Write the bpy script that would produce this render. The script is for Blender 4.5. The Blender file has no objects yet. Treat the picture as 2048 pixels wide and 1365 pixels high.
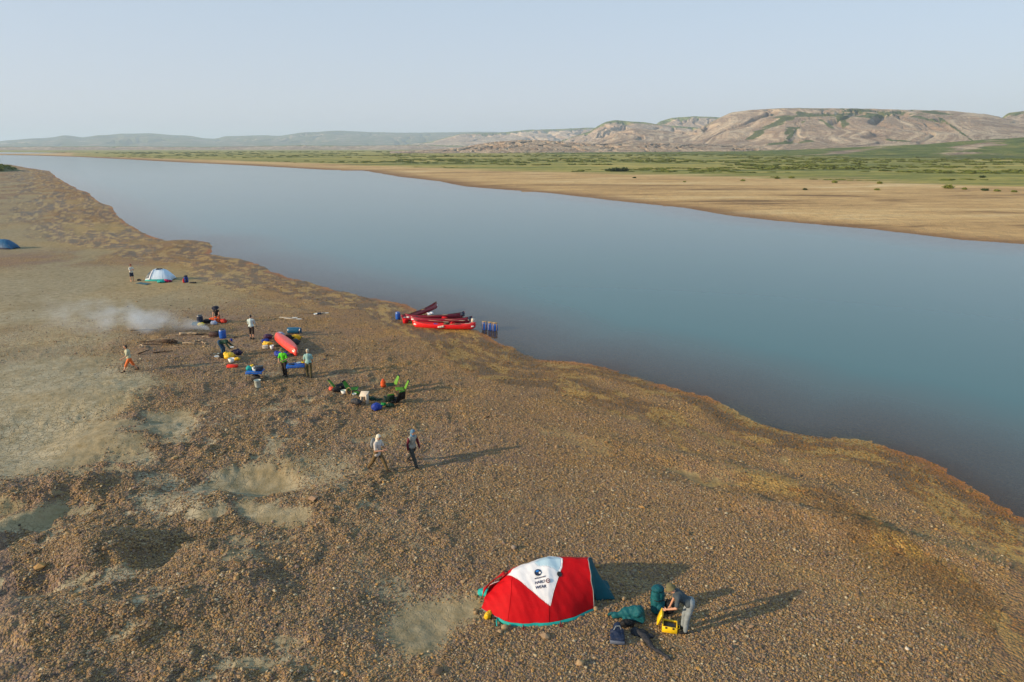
import bpy, bmesh, math, random
import numpy as np
from mathutils import Vector, Matrix, Euler
rad = math.radians
C = bpy.context.scene.collection
S = bpy.context.scene
# ------------------------------------------------------------------ camera
CAM_Z = 13.75
F = 0.6667                      # focal length / frame width (24 mm on 36 mm)
PITCH = math.atan((682.5 - 296.5) / (F * 2048))
cam_d = bpy.data.cameras.new('camera'); cam = bpy.data.objects.new('camera', cam_d); C.objects.link(cam)
cam.location = (0, 0, CAM_Z); cam.rotation_euler = (rad(90) - PITCH, 0, 0)
cam_d.sensor_width = 36; cam_d.lens = 24; cam_d.clip_start = 0.5; cam_d.clip_end = 60000
S.camera = cam
# ------------------------------------------------------------------ sky and sun
SUN_EL = rad(18.0)
SUN_DIR = Vector((-0.923 * math.cos(SUN_EL), -0.385 * math.cos(SUN_EL), math.sin(SUN_EL)))   # towards the sun
W = bpy.data.worlds.new("World"); S.world = W; W.use_nodes = True
wn = W.node_tree; wn.nodes.clear()
sky = wn.nodes.new('ShaderNodeTexSky'); sky.sky_type = 'NISHITA'; sky.sun_disc = False
sky.sun_elevation = SUN_EL; sky.sun_rotation = math.atan2(SUN_DIR.x, SUN_DIR.y)
sky.air_density = 1.0; sky.dust_density = 1.5; sky.ozone_density = 2.0; sky.altitude = 50
bg = wn.nodes.new('ShaderNodeBackground'); bg.inputs[1].default_value = 0.108
wo = wn.nodes.new('ShaderNodeOutputWorld')
# smoke-dulled summer sky: the clear sky thinned by an even pale layer, a little pinker low down
hc_ = wn.nodes.new('ShaderNodeTexCoord'); hx = wn.nodes.new('ShaderNodeSeparateXYZ'); wn.links.new(hc_.outputs['Generated'], hx.inputs[0])
hr_ = wn.nodes.new('ShaderNodeValToRGB'); hr_.color_ramp.elements[0].position = 0.0; hr_.color_ramp.elements[0].color = (5.05, 5.15, 5.9, 1)
hr_.color_ramp.elements[1].position = 0.45; hr_.color_ramp.elements[1].color = (3.1, 4.75, 5.9, 1); wn.links.new(hx.outputs['Z'], hr_.inputs[0])
hm = wn.nodes.new('ShaderNodeMix'); hm.data_type = 'RGBA'; hm.inputs[0].default_value = 0.72; wn.links.new(sky.outputs[0], hm.inputs[6]); wn.links.new(hr_.outputs[0], hm.inputs[7])
wn.links.new(hm.outputs[2], bg.inputs[0]); wn.links.new(bg.outputs[0], wo.inputs[0])
sun_d = bpy.data.lights.new('sun', 'SUN'); sun_d.energy = 5.0; sun_d.angle = rad(0.8); sun_d.color = (1.0, 0.77, 0.50)
sun = bpy.data.objects.new('sun', sun_d); C.objects.link(sun)
sun.rotation_euler = (-SUN_DIR).to_track_quat('-Z', 'Y').to_euler(); sun.location = (-40, -20, 60)
S.view_settings.view_transform = 'Standard'; S.view_settings.look = 'None'
S.view_settings.exposure = 0.42; S.view_settings.gamma = 1.0
S.render.engine = 'CYCLES'
S.cycles.use_denoising = True
S.cycles.volume_bounces = 1; S.cycles.max_bounces = 6; S.cycles.transparent_max_bounces = 12
S.cycles.volume_step_rate = 1.0; S.cycles.volume_max_steps = 96

# ------------------------------------------------------------------ numpy noise
_rs = np.random.RandomState(7)
_perm = _rs.permutation(4096); _perm = np.concatenate([_perm, _perm])
_ga = _rs.rand(4096) * 2 * np.pi; _gx = np.cos(_ga); _gy = np.sin(_ga)
def pn(x, y):
    xi = np.floor(x).astype(np.int64); yi = np.floor(y).astype(np.int64)
    fx = x - xi; fy = y - yi
    u = fx*fx*fx*(fx*(fx*6-15)+10); v = fy*fy*fy*(fy*(fy*6-15)+10)
    def g(i, j, dx, dy):
        h = _perm[(_perm[i & 4095] + j) & 4095]
        return _gx[h]*dx + _gy[h]*dy
    a = g(xi, yi, fx, fy); b = g(xi+1, yi, fx-1, fy); c = g(xi, yi+1, fx, fy-1); d = g(xi+1, yi+1, fx-1, fy-1)
    return (a + u*(b-a) + v*(c-a + u*(a-b-c+d))) * 1.5
def fbm(x, y, s, o=4, g=0.5):
    r = 0; a = 1; t = 0
    for k in range(o):
        r = r + a*pn(x/s + 17.3*k, y/s + 9.1*k); t += a; a *= g; s = s/2.03
    return r/t
def sstep(a, b, x):
    t = np.clip((x-a)/(b-a), 0, 1); return t*t*(3-2*t)
# ------------------------------------------------------------------ photo geometry -> place on the land
sp, cp = math.sin(PITCH), math.cos(PITCH)
def px_ray(px, py):
    u = (px-1024)/(F*2048); v = (py-682.5)/(F*2048)
    return Vector((u, cp - v*sp, -(sp + v*cp)))
def px_plane(px, py, z=0.0):
    d = px_ray(px, py); t = (CAM_Z - z)/(-d.z)
    return (d.x*t, d.y*t)
NEAR = [(2048,1041),(1978,996),(1923,966),(1871,930),(1776,896),(1729,881),(1690,879),(1630,875),(1567,863),(1520,849),(1465,819),(1417,795),(1340,776),(1300,762),(1230,742),(1180,729),(1130,724),(1075,721),(1040,707),(1002,687),(985,676),(960,664),(930,652),(890,640),(850,625),(820,613),(790,605),(740,597),(690,585),(640,571),(590,559),(545,545),(520,531),(480,519),(450,515),(423,509),(424,501),(430,494),(421,486),(395,481),(360,480),(332,482),(310,475),(285,467),(255,448),(232,428),(215,414),(195,400),(170,385),(150,377),(130,365),(110,353),(100,343),(60,337),(22,330),(-60,326),(-300,322)]
FAR = [(-300,309.2),(0,310.5),(60,311.5),(150,314),(260,319.5),(350,324.5),(500,331.5),(600,337),(650,340),(725,341.5),(748,345),(800,354),(880,363),(925,373),(1024,381),(1109,387),(1214,400),(1374,417),(1454,431),(1549,442),(1749,459),(1924,480),(2048,489)]
near_w = [px_plane(*p) for p in NEAR]; far_w = [px_plane(*p) for p in FAR]
print('near right', near_w[0], near_w[1], 'left', near_w[-1], 'far r', far_w[-1], 'far l', far_w[0])
near_w = [(60.0, -40.0), (26.0, 6.0)] + near_w
far_w = far_w + [(170.0, 50.0), (260.0, -40.0)]
BACK = [(-240, 305.3), (0, 304.9), (60, 305.3), (128, 306.6), (60, 307.8), (0, 308.2), (-240, 308.0)]
back_w = [px_plane(*p) for p in BACK]
def seg_dist(X, Y, pts, closed=False):
    D = np.full(X.shape, 1e18)
    n = len(pts)
    for i in range(n if closed else n-1):
        ax, ay = pts[i]; bx, by = pts[(i+1) % n]
        dx, dy = bx-ax, by-ay; L = dx*dx+dy*dy
        t = np.clip(((X-ax)*dx+(Y-ay)*dy)/L, 0, 1)
        D = np.minimum(D, (X-ax-t*dx)**2+(Y-ay-t*dy)**2)
    return np.sqrt(D)
def inside(X, Y, pts):
    r = np.zeros(X.shape, bool); n = len(pts)
    for i in range(n):
        ax, ay = pts[i]; bx, by = pts[(i+1) % n]
        if ay == by: continue
        c = ((ay > Y) != (by > Y)) & (X < (bx-ax)*(Y-ay)/(by-ay)+ax)
        r ^= c
    return r
river = near_w + far_w
# painted land features: (px, py, semi-axis along x in m, along y in m, turn deg, amount)
SILT = [(30,900,5,3.2,10,1.0),(120,800,5,5,20,.9),(60,760,6,5,0,.8),(20,700,8,8,0,.55),(180,860,2.6,1.8,-20,.8),(340,850,1.6,1.9,30,.85),(260,905,2.2,1.0,-30,.7),(20,640,10,8,0,.5),
 (500,965,2.3,1.5,10,1.0),(600,950,2.6,2.2,0,.55),(540,1025,1.7,.9,-15,.75),(80,1045,1.1,1.0,-30,.75),(400,1030,1.0,.5,30,.8),(320,1010,1.2,.8,0,.6),(165,1165,.8,.35,20,.7),
 (860,1230,1.9,1.7,20,.75),(840,1190,2.4,.8,-20,.5),(10,1070,.6,1.0,0,.8),(330,1190,.7,.3,50,.7),(540,1085,.5,.4,0,.6),(490,1355,1.5,.35,0,.7),(120,1240,1.5,.3,20,.45),(750,1330,1.5,.8,30,.35),
 (160,560,20,10,0,.75),(60,470,26,26,0,.7),(230,600,13,8,0,.6),(30,620,16,9,0,.7),(150,640,9,5,0,.55),(60,410,26,30,0,.5),(300,520,12,6,0,.25),(700,1250,.9,.6,0,.3),(320,970,1.0,1.0,0,.5),(240,650,8,3,0,.4),
 (950,975,1.6,.5,10,.25),(1450,950,3.0,.6,-12,.35),(1120,770,1.5,1.0,0,.3),(1980,1085,3,1.2,-25,.45),(1560,915,.5,.4,0,.5),(1150,880,2.5,.5,-40,.42),(1400,945,2.0,.22,-32,.7),(1080,1000,2,.5,-20,.38),(1250,1150,1.5,.6,-10,.34),(1600,1150,2,.4,-30,.38),(1750,1210,2,.5,-20,.38),(620,820,2,.5,10,.38),(760,1060,1.6,.7,-20,.4),(1450,1300,1.2,.35,-20,.36)]
BUMP = [(120,990,2.6,.55,28,.32),(25,1060,.55,1.8,0,.28),(205,1110,1.9,1.0,-10,.42),(300,1120,.8,.7,0,-.30),(505,965,2.4,1.3,10,-.34),(85,1045,1.2,1.1,-20,-.13),(250,870,3.2,2.0,15,.28),(340,850,1.6,1.8,20,-.22),
 (430,1000,1.6,1.3,0,.22),(60,880,4.5,2.6,10,-.25),(560,1040,2.0,1.1,0,-.12),(640,1010,3.0,1.6,0,.15),(860,1215,2.0,1.5,0,-.14),(120,1250,2.4,1.0,10,.24),(330,1230,1.5,.8,20,.2),(450,1150,1.4,1.1,0,.2),(390,1080,1.4,.35,35,-.16),
 (520,1190,1.2,.8,0,.16),(60,1180,1.2,.5,0,-.22),(180,800,4,2,0,.2),(1200,800,6,1.2,-35,-.10),(1500,940,7,.9,-28,.16),(1750,1060,6,.8,-28,.18),(1640,950,6,1.2,-25,-.10)]
def wb(lst):
    out = []
    for (px, py, a, b, rot, k) in lst:
        x, y = px_plane(px, py, 0.5); out.append((x, y, a, b, rad(rot), k))
    return out
SILT_W = wb(SILT); BUMP_W = wb(BUMP)
def land(X, Y):
    """height and masks of the land at X, Y"""
    R = np.hypot(X, Y)
    near_zone = R < 420
    jit = 1.0/(1+R/120)
    wx = X + (fbm(X, Y, 3.0, 4)*(0.35+.5*sstep(25, 60, R))*jit) + fbm(X, Y, 30, 3)*1.2*sstep(60, 200, R)
    wy = Y + (fbm(X+50, Y+90, 3.0, 4)*(.5+.9*sstep(25, 60, R))*jit) + fbm(X+9, Y, 30, 3)*1.2*sstep(60, 200, R)
    D = seg_dist(wx, wy, near_w); D2 = seg_dist(wx, wy, far_w)
    ins = inside(wx, wy, river)
    DB = seg_dist(X, Y, back_w, True); inb = inside(X, Y, back_w)
    nearb = D < D2
    dist = np.where(ins, -np.minimum(D, D2), np.minimum(D, D2))
    dist = np.where(inb, -DB, np.where(nearb, dist, np.minimum(dist, np.where(ins, dist, DB))))
    # near bank
    zn = 0.66*(1-np.exp(-np.maximum(dist, 0)/10.0)) + 0.02*np.minimum(1, np.maximum(dist, 0)/1.0)
    zf = 0.5*(1-np.exp(-np.maximum(dist, 0)/12.0)) + 0.0035*np.maximum(dist, 0)
    zf = np.minimum(zf, 3.2)
    zl = np.where(nearb, zn, zf)
    zu = -0.035*np.minimum(-dist, 5) - 0.10*np.maximum(-dist-5, 0); zu = np.maximum(zu, -2.5)
    z = np.where(dist > 0, zl, zu)
    m = sstep(1.0, 8.0, dist)*nearb
    left = sstep(3, -9, X)*sstep(62, 25, Y)
    silt = np.zeros(X.shape)
    sx = X + fbm(X, Y, 2.6, 4)*1.5; sy = Y + fbm(X-40, Y+13, 2.6, 4)*1.5
    for (cx, cy, a, b, ro, k) in SILT_W:
        dx = sx-cx; dy = sy-cy; u = (dx*math.cos(ro)+dy*math.sin(ro))/a; v = (-dx*math.sin(ro)+dy*math.cos(ro))/b
        silt = np.maximum(silt, k*sstep(1.35, 0.55, np.sqrt(u*u+v*v)))
    # general mottling: silt in hollows on the left, pale streaks further up the bar
    n1 = fbm(X+7, Y, 1.6, 4); n2 = fbm(X*.8+90+Y*.3, Y*.45-X*.2, 7, 4)
    silt = np.maximum(silt, left*sstep(0.12, 0.34, -n1+0.1*fbm(X, Y, 6, 2))*0.62*sstep(3, 9, dist))
    silt = np.maximum(silt, nearb*sstep(42, 75, Y)*sstep(2, 9, dist)*(0.15+0.6*sstep(-.15, .25, n2)))
    silt = silt*nearb*(dist > 0.5)
    flat_ = 1-.85*np.clip(silt, 0, 1)
    rough = (0.03 + 0.14*left)*flat_
    z = z + m*rough*fbm(X, Y, 2.2, 4)*1.3 + m*0.10*fbm(X, Y, 9, 3)*(0.4+left) + m*0.16*fbm(X+20, Y, 34, 2)
    # lumpy gravel with short steep faces
    l2 = fbm(X+3, Y-8, 1.1, 3)
    z = z + m*left*flat_*0.13*sstep(0.02, 0.26, l2)*sstep(-.25, .15, fbm(X-30, Y+4, 5, 2)) + m*left*flat_*.05*fbm(X, Y+30, .45, 2)
    # beach ridges parallel to the shore
    z = z + nearb*(dist > 0)*0.055*np.sin(dist*1.3+2*fbm(X, Y, 8, 2)*2)*np.exp(-np.maximum(dist, 0)/9)*sstep(.3, 2, dist)
    z = z + np.where(nearb, 0, 1)*(dist > 0)*(fbm(X*0.25, Y, 14, 4)*0.25*sstep(0, 20, dist))
    z = z + (dist > -6)*0.015*fbm(X, Y, 0.5, 2)*sstep(200, 60, R)
    bx = X + fbm(X, Y, 1.5, 3)*0.5; by = Y + fbm(X-40, Y+13, 1.5, 3)*0.5
    for (cx, cy, a, b, ro, k) in BUMP_W:
        dx = bx-cx; dy = by-cy; u = (dx*math.cos(ro)+dy*math.sin(ro))/a; v = (-dx*math.sin(ro)+dy*math.cos(ro))/b
        z = z + 1.6*k*np.exp(-(u*u+v*v)**1.4*1.1)*m
    z = z - silt*m*0.05
    return z, dist, nearb, silt
# ------------------------------------------------------------------ helpers for objects
def link(o, parent=None):
    C.objects.link(o)
    if parent is not None: o.parent = parent
    return o
def grid_mesh(name, X, Y, Z, mat, smooth=True):
    n, m = X.shape
    me = bpy.data.meshes.new(name)
    co = np.stack([X, Y, Z], -1).reshape(-1, 3).astype(np.float32)
    i = np.arange(n*m).reshape(n, m)
    q = np.stack([i[:-1, :-1], i[:-1, 1:], i[1:, 1:], i[1:, :-1]], -1).reshape(-1, 4).astype(np.int32)
    me.vertices.add(n*m); me.vertices.foreach_set('co', co.ravel())
    me.loops.add(q.size); me.loops.foreach_set('vertex_index', q.ravel())
    me.polygons.add(len(q)); me.polygons.foreach_set('loop_start', np.arange(0, q.size, 4, dtype=np.int32))
    me.update(); me.validate()
    me.polygons.foreach_set('use_smooth', np.full(len(me.polygons), smooth))
    me.materials.append(mat)
    return me
def vattr(me, name, arr):
    a = me.attributes.new(name, 'FLOAT', 'POINT'); a.data.foreach_set('value', arr.ravel().astype(np.float32))
class NT:
    """small node-tree writer"""
    def __init__(s, name):
        s.m = bpy.data.materials.new(name); s.m.use_nodes = True; s.t = s.m.node_tree; s.t.nodes.clear()
        s.out = s.t.nodes.new('ShaderNodeOutputMaterial')
    def n(s, kind, **kw):
        nd = s.t.nodes.new('ShaderNode'+kind)
        for k, v in kw.items():
            if k.startswith('i_'):
                nd.inputs[k[2:].replace('_', ' ')].default_value = v
            else: setattr(nd, k, v)
        return nd
    def l(s, a, b): s.t.links.new(a, b)
    def attr(s, name, kind='GEOMETRY'):
        a = s.n('Attribute'); a.attribute_name = name; a.attribute_type = kind; return a
    def math(s, op, a, b=None, clamp=False):
        nd = s.n('Math', operation=op, use_clamp=clamp)
        for i, v in enumerate((a, b)):
            if v is None: continue
            if isinstance(v, (int, float)): nd.inputs[i].default_value = v
            else: s.l(v, nd.inputs[i])
        return nd.outputs[0]
    def mix(s, f, a, b, mode='MIX'):
        nd = s.n('Mix', data_type='RGBA', blend_type=mode)
        for sock, v in ((nd.inputs[0], f), (nd.inputs[6], a), (nd.inputs[7], b)):
            if isinstance(v, (int, float)): sock.default_value = v
            elif isinstance(v, tuple): sock.default_value = (*v, 1) if len(v) == 3 else v
            else: s.l(v, sock)
        return nd.outputs[2]
    def ramp(s, f, stops, interp='LINEAR'):
        nd = s.n('ValToRGB'); cr = nd.color_ramp; cr.interpolation = interp
        while len(cr.elements) > 1: cr.elements.remove(cr.elements[-1])
        cr.elements[0].position = stops[0][0]; cr.elements[0].color = (*stops[0][1], 1)
        for p, c in stops[1:]:
            e = cr.elements.new(p); e.color = (*c, 1)
        s.l(f, nd.inputs[0]); return nd.outputs[0]
    def noise(s, vec, scale, detail=4, rough=0.5):
        nd = s.n('TexNoise'); nd.inputs['Scale'].default_value = scale; nd.inputs['Detail'].default_value = detail
        nd.inputs['Roughness'].default_value = rough
        if vec is not None: s.l(vec, nd.inputs['Vector'])
        return nd
    def pos(s): return s.n('NewGeometry').outputs['Position']
    def mapping(s, vec, sc=(1, 1, 1), rot=(0, 0, 0)):
        nd = s.n('Mapping'); nd.inputs['Scale'].default_value = sc; nd.inputs['Rotation'].default_value = rot
        s.l(vec, nd.inputs[0]); return nd.outputs[0]
    def done(s, color, rough=0.8, bump=None, bstr=0.5, bdist=0.02, spec=0.3, metal=0, **kw):
        p = s.n('BsdfPrincipled')
        for k, v in (('Base Color', color), ('Roughness', rough)):
            if isinstance(v, tuple): p.inputs[k].default_value = (*v, 1) if len(v) == 3 else v
            elif isinstance(v, (int, float)): p.inputs[k].default_value = v
            else: s.l(v, p.inputs[k])
        p.inputs['Specular IOR Level'].default_value = spec; p.inputs['Metallic'].default_value = metal
        for k, v in kw.items(): p.inputs[k.replace('_', ' ')].default_value = v
        if bump is not None:
            b = s.n('Bump'); b.inputs['Strength'].default_value = bstr; b.inputs['Distance'].default_value = bdist
            s.l(bump, b.inputs['Height']); s.l(b.outputs[0], p.inputs['Normal'])
        s.l(p.outputs[0], s.out.inputs[0]); return s.m
STONES = [(0, (0.040, 0.030, 0.026)), (.12, (0.20, 0.125, 0.056)), (.26, (0.33, 0.215, 0.092)), (.42, (0.135, 0.092, 0.078)), (.55, (0.31, 0.215, 0.10)), (.68, (0.20, 0.142, 0.118)),
          (.80, (0.36, 0.20, 0.058)), (.90, (0.09, 0.07, 0.058)), (.97, (0.46, 0.38, 0.25)), (1, (0.30, 0.21, 0.10))]
# ------------------------------------------------------------------ ground material
def ground_material():
    t = NT('ground'); P = t.pos()
    silt = t.attr('silt').outputs['Fac']; shore = t.attr('shore').outputs['Fac']; far = t.attr('farbank').outputs['Fac']; veg = t.attr('veg').outputs['Fac']
    hue = t.attr('hue').outputs['Fac']
    v1 = t.n('TexVoronoi'); v1.inputs['Scale'].default_value = 17; t.l(P, v1.inputs['Vector'])
    v2 = t.n('TexVoronoi'); v2.inputs['Scale'].default_value = 9.5; t.l(P, v2.inputs['Vector'])
    s1 = t.n('SeparateColor'); t.l(v1.outputs['Color'], s1.inputs[0]); s2 = t.n('SeparateColor'); t.l(v2.outputs['Color'], s2.inputs[0])
    c1 = t.ramp(s1.outputs[0], STONES, 'CONSTANT'); c2 = t.ramp(s2.outputs[1], STONES, 'CONSTANT')
    g = t.mix(0.30, c1, c2)
    n_hue = t.noise(P, 0.35, 3)
    g = t.mix(t.math('MULTIPLY', t.ramp(n_hue.outputs[0], [(.38, (0, 0, 0)), (.60, (1, 1, 1))]), 0.52), g, (0.175, 0.122, 0.118))     # violet brown patches
    # fine sand between the stones
    sand_m = t.ramp(t.noise(P, 1.1, 5, .6).outputs[0], [(.46, (0, 0, 0)), (.66, (1, 1, 1))])
    g = t.mix(t.math('MULTIPLY', sand_m, 0.35), g, (0.24, 0.175, 0.095))
    # silt
    nS = t.noise(P, 2.2, 6, .6)
    sc = t.ramp(nS.outputs[0], [(.3, (0.24, 0.195, 0.11)), (.5, (0.325, 0.275, 0.18)), (.7, (0.39, 0.34, 0.24))])
    ck = t.n('TexVoronoi', feature='DISTANCE_TO_EDGE'); ck.inputs['Scale'].default_value = 3.6
    wv = t.n('VectorMath', operation='ADD'); t.l(P, wv.inputs[0]); sv = t.n('VectorMath', operation='SCALE'); t.l(t.noise(P, 2.5, 3).outputs[1], sv.inputs[0]); sv.inputs['Scale'].default_value = .35
    t.l(sv.outputs[0], wv.inputs[1]); t.l(wv.outputs[0], ck.inputs['Vector'])
    cm = t.ramp(ck.outputs[0], [(0.0, (1, 1, 1)), (0.05, (0, 0, 0))])
    crk = t.attr('crack').outputs['Fac']
    cf = t.math('MULTIPLY', cm, crk)
    sc = t.mix(t.math('SUBTRACT', 1.0, crk), sc, t.mix(1.0, sc, (.74, .70, .62), 'MULTIPLY'))
    sc = t.mix(t.math('MULTIPLY', cf, .55), sc, (0.13, 0.11, 0.075))
    pb = t.ramp(t.noise(P, 9, 3).outputs[0], [(.35, (0, 0, 0)), (.62, (1, 1, 1))])
    sf = t.math('ADD', silt, t.math('MULTIPLY', t.math('SUBTRACT', pb, .5), .45))
    sf = t.ramp(sf, [(.28, (0, 0, 0)), (.62, (1, 1, 1))])
    col = t.mix(sf, g, sc)
    # wet, algae-stained margin
    so = t.math('ADD', t.math('MULTIPLY', t.attr('band').outputs['Fac'], .9), t.math('ADD', .22, t.math('MULTIPLY', t.noise(P, 1.6, 5, .65).outputs[0], .56)))
    orange = t.ramp(so, [(.36, (0.046, 0.035, 0.022)), (.45, (0.066, 0.048, 0.022)), (.49, (0.26, 0.11, 0.008)), (.53, (0.10, 0.068, 0.026)), (.64, (0.33, 0.235, 0.07))])
    orange = t.mix(0.30, orange, c1)
    col = t.mix(t.math('MULTIPLY', shore, .88), col, orange)
    col = t.mix(t.attr('drown').outputs['Fac'], col, t.mix(.5, c2, (0.30, 0.20, 0.13)))
    rim = t.attr('rim').outputs['Fac']
    col = t.mix(t.math('MULTIPLY', rim, .75), col, (0.30, 0.115, 0.018))
    col = t.mix(hue, col, t.mix(1.0, col, (1.25, 1.05, .68), 'MULTIPLY'))
    # far bank: sand flats and streaks
    fw = t.n('VectorMath', operation='SCALE'); t.l(t.noise(P, .012, 3).outputs[1], fw.inputs[0]); fw.inputs['Scale'].default_value = 26.0
    fa = t.n('VectorMath', operation='ADD'); t.l(P, fa.inputs[0]); t.l(fw.outputs[0], fa.inputs[1])
    fP = t.mapping(fa.outputs[0], (.014, .075, .1), (0, 0, .12))
    fn = t.noise(fP, 1.0, 9, .68)
    fc = t.ramp(fn.outputs[0], [(.36, (0.19, 0.11, 0.045)), (.43, (0.40, 0.25, 0.105)), (.55, (0.52, 0.34, 0.15)), (.68, (0.62, 0.48, 0.27))])
    fs = t.noise(P, .35, 6, .7); fc = t.mix(.45, fc, t.mix(1.0, fc, t.ramp(fs.outputs[0], [(.3, (.45, .42, .38)), (.5, (1, 1, 1)), (.7, (1.25, 1.2, 1.1))]), 'MULTIPLY'))
    frim = t.attr('farrim').outputs['Fac']
    fc = t.mix(t.math('MULTIPLY', frim, .85), fc, (0.16, 0.078, 0.032))
    vn = t.noise(t.mapping(P, (.006, .03, .1)), 1.0, 7, .65)
    vc = t.ramp(vn.outputs[0], [(.30, (0.06, 0.080, 0.014)), (.42, (0.14, 0.155, 0.026)), (.51, (0.24, 0.225, 0.042)), (.60, (0.40, 0.31, 0.085))])
    vn2 = t.noise(P, .12, 6, .7); vc = t.mix(.6, vc, t.mix(1.0, vc, t.ramp(vn2.outputs[0], [(.32, (.3, .35, .35)), (.5, (1, 1, 1)), (.68, (1.5, 1.4, 1.2))]), 'MULTIPLY'))
    ve = t.ramp(t.math('ADD', veg, t.math('MULTIPLY', t.math('SUBTRACT', t.noise(t.mapping(P, (.01, .05, .1)), 1.0, 6, .6).outputs[0], .5), 1.1)), [(.35, (0, 0, 0)), (.62, (1, 1, 1))])
    fc = t.mix(ve, fc, vc)
    col = t.mix(far, col, fc)
    # relief
    h1 = t.math('MULTIPLY', t.math('SUBTRACT', 0.6, v1.outputs['Distance']), t.math('SUBTRACT', 1.0, sf))
    h1 = t.math('ADD', h1, t.math('MULTIPLY', t.math('MULTIPLY', t.math('SUBTRACT', 0.6, v2.outputs['Distance']), t.math('SUBTRACT', 1.0, sf)), 1.6))
    h = t.math('ADD', h1, t.math('MULTIPLY', t.noise(P, 5, 5, .6).outputs[0], .8))
    h = t.math('SUBTRACT', h, t.math('MULTIPLY', cf, .8))
    h = t.math('MULTIPLY', h, t.math('SUBTRACT', 1.0, far))
    h = t.math('ADD', h, t.math('MULTIPLY', t.noise(P, .5, 6, .7).outputs[0], t.math('MULTIPLY', far, 14)))
    ro = t.math('SUBTRACT', .9, t.math('MULTIPLY', shore, .35))
    return t.done(col, ro, h, .9, .055, .35)
def make_rows():
    ph = np.linspace(rad(75), rad(3.2), 820)
    r1 = CAM_Z/np.tan(ph); r2 = np.geomspace(r1[-1], 32000, 260)[1:]
    return np.concatenate([r1, r2])
rr = make_rows()
th = np.concatenate([np.linspace(rad(-88), rad(-41), 60)[:-1], np.linspace(rad(-41), rad(41), 1000), np.linspace(rad(41), rad(88), 60)[1:]])
RR, TH = np.meshgrid(rr, th, indexing='ij')
GX = RR*np.sin(TH); GY = RR*np.cos(TH)
GZ, GD, GN, GSILT = land(GX, GY)
mat_ground = ground_material()
me = grid_mesh('ground', GX, GY, GZ, mat_ground)
vattr(me, 'silt', GSILT)
vattr(me, 'crack', GN*sstep(2, -14, GX)*sstep(.3, .8, fbm(GX+11, GY, 5, 3)*.8+.6)*sstep(80, 50, GY))
def wet_zone(X, Y, D, N):
    al = X*-.62+Y*.78; b1 = fbm(al*.5+3, D*1.1+al*.02, 1.3, 5, .65); b2 = fbm(al*.14+43, D+al*.03+80, 3.6, 4)
    return b1, np.clip(N*(D > -8)*sstep(-.12, .06, b2+.30*b1+.07+.40*sstep(2.5, .2, D)-.28*sstep(5, 9, D/(1+sstep(35, 150, Y)*1.6)))*sstep(10, 6, D/(1+sstep(35, 150, Y)*1.6)), 0, 1)
BAND, WET = wet_zone(GX, GY, GD, GN)
shore = GN*(GD > -8)*np.clip(sstep(6.0, 1.0, GD+fbm(GX, GY, 5, 3)*4)*(.55+.45*sstep(-.2, .2, fbm(GX*.7+5, GY*.7, 3.4, 4))) + .5*sstep(.05, .3, fbm(GX+60, GY, 7, 4))*sstep(13, 4, GD)*sstep(-2, 2, GD), 0, 1)
shore = np.clip(shore*.3 + WET, 0, 1)
vattr(me, 'shore', shore); vattr(me, 'band', BAND); vattr(me, 'drown', sstep(0, -.5, GD))
vattr(me, 'rim', GN*sstep(-2.6, -.3, GD)*sstep(1.1, .2, GD)*sstep(-.15, .12, fbm(GX, GY, 6, 3)))
vattr(me, 'hue', np.clip(GN*sstep(18, 5, GD)*.75 + GN*sstep(-.1, .4, fbm(GX+31, GY-7, 12, 3))*.35, 0, 1))
farm = np.clip((1-GN)*1.0 + GN*0, 0, 1)
vattr(me, 'farbank', farm)
vattr(me, 'farrim', (1-GN)*sstep(-6, 0, GD)*sstep(1, 0, GD/(5.0+GY*.035+10*fbm(GX, GY, 40, 3))))
# vegetation limit on the far bank, in metres inland from the water
EDGE = [(-300,306),(150,305.2),(150,311.5),(250,314.5),(400,319),(600,325),(760,331),(900,336),(1024,341),(1200,346),(1400,351),(1600,357),(1800,366),(2048,372),(2300,380)]
edge_w = [px_plane(p[0], p[1], 1.2) for p in EDGE]
vreg = inside(GX, GY, edge_w + [(9000, 200), (32000, 60000), (-60000, 60000)])
dE = seg_dist(GX, GY, edge_w)
veg = np.where(vreg, .5 + .5*np.minimum(dE/(60+GY*.06), 1), .5-.5*np.minimum(dE/25, 1))
vattr(me, 'veg', veg)
ground = link(bpy.data.objects.new('ground', me)); ground['kind'] = 'structure'; ground['label'] = 'brown gravel river bar with pale silt hollows, riverbed and far sandy bank'
from mathutils.bvhtree import BVHTree
def at(px, py):
    """place on the land for a photograph pixel"""
    d = px_ray(px, py); z = .6
    for _ in range(12):
        t = (CAM_Z-z)/(-d.z); x, y = d.x*t, d.y*t
        zz = float(land(np.array([x]), np.array([y]))[0][0]); z = max(zz, 0)*.6+z*.4
    return Vector((x, y, z))
def gz(x, y): return float(land(np.array([float(x)]), np.array([float(y)]))[0][0])
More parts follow.
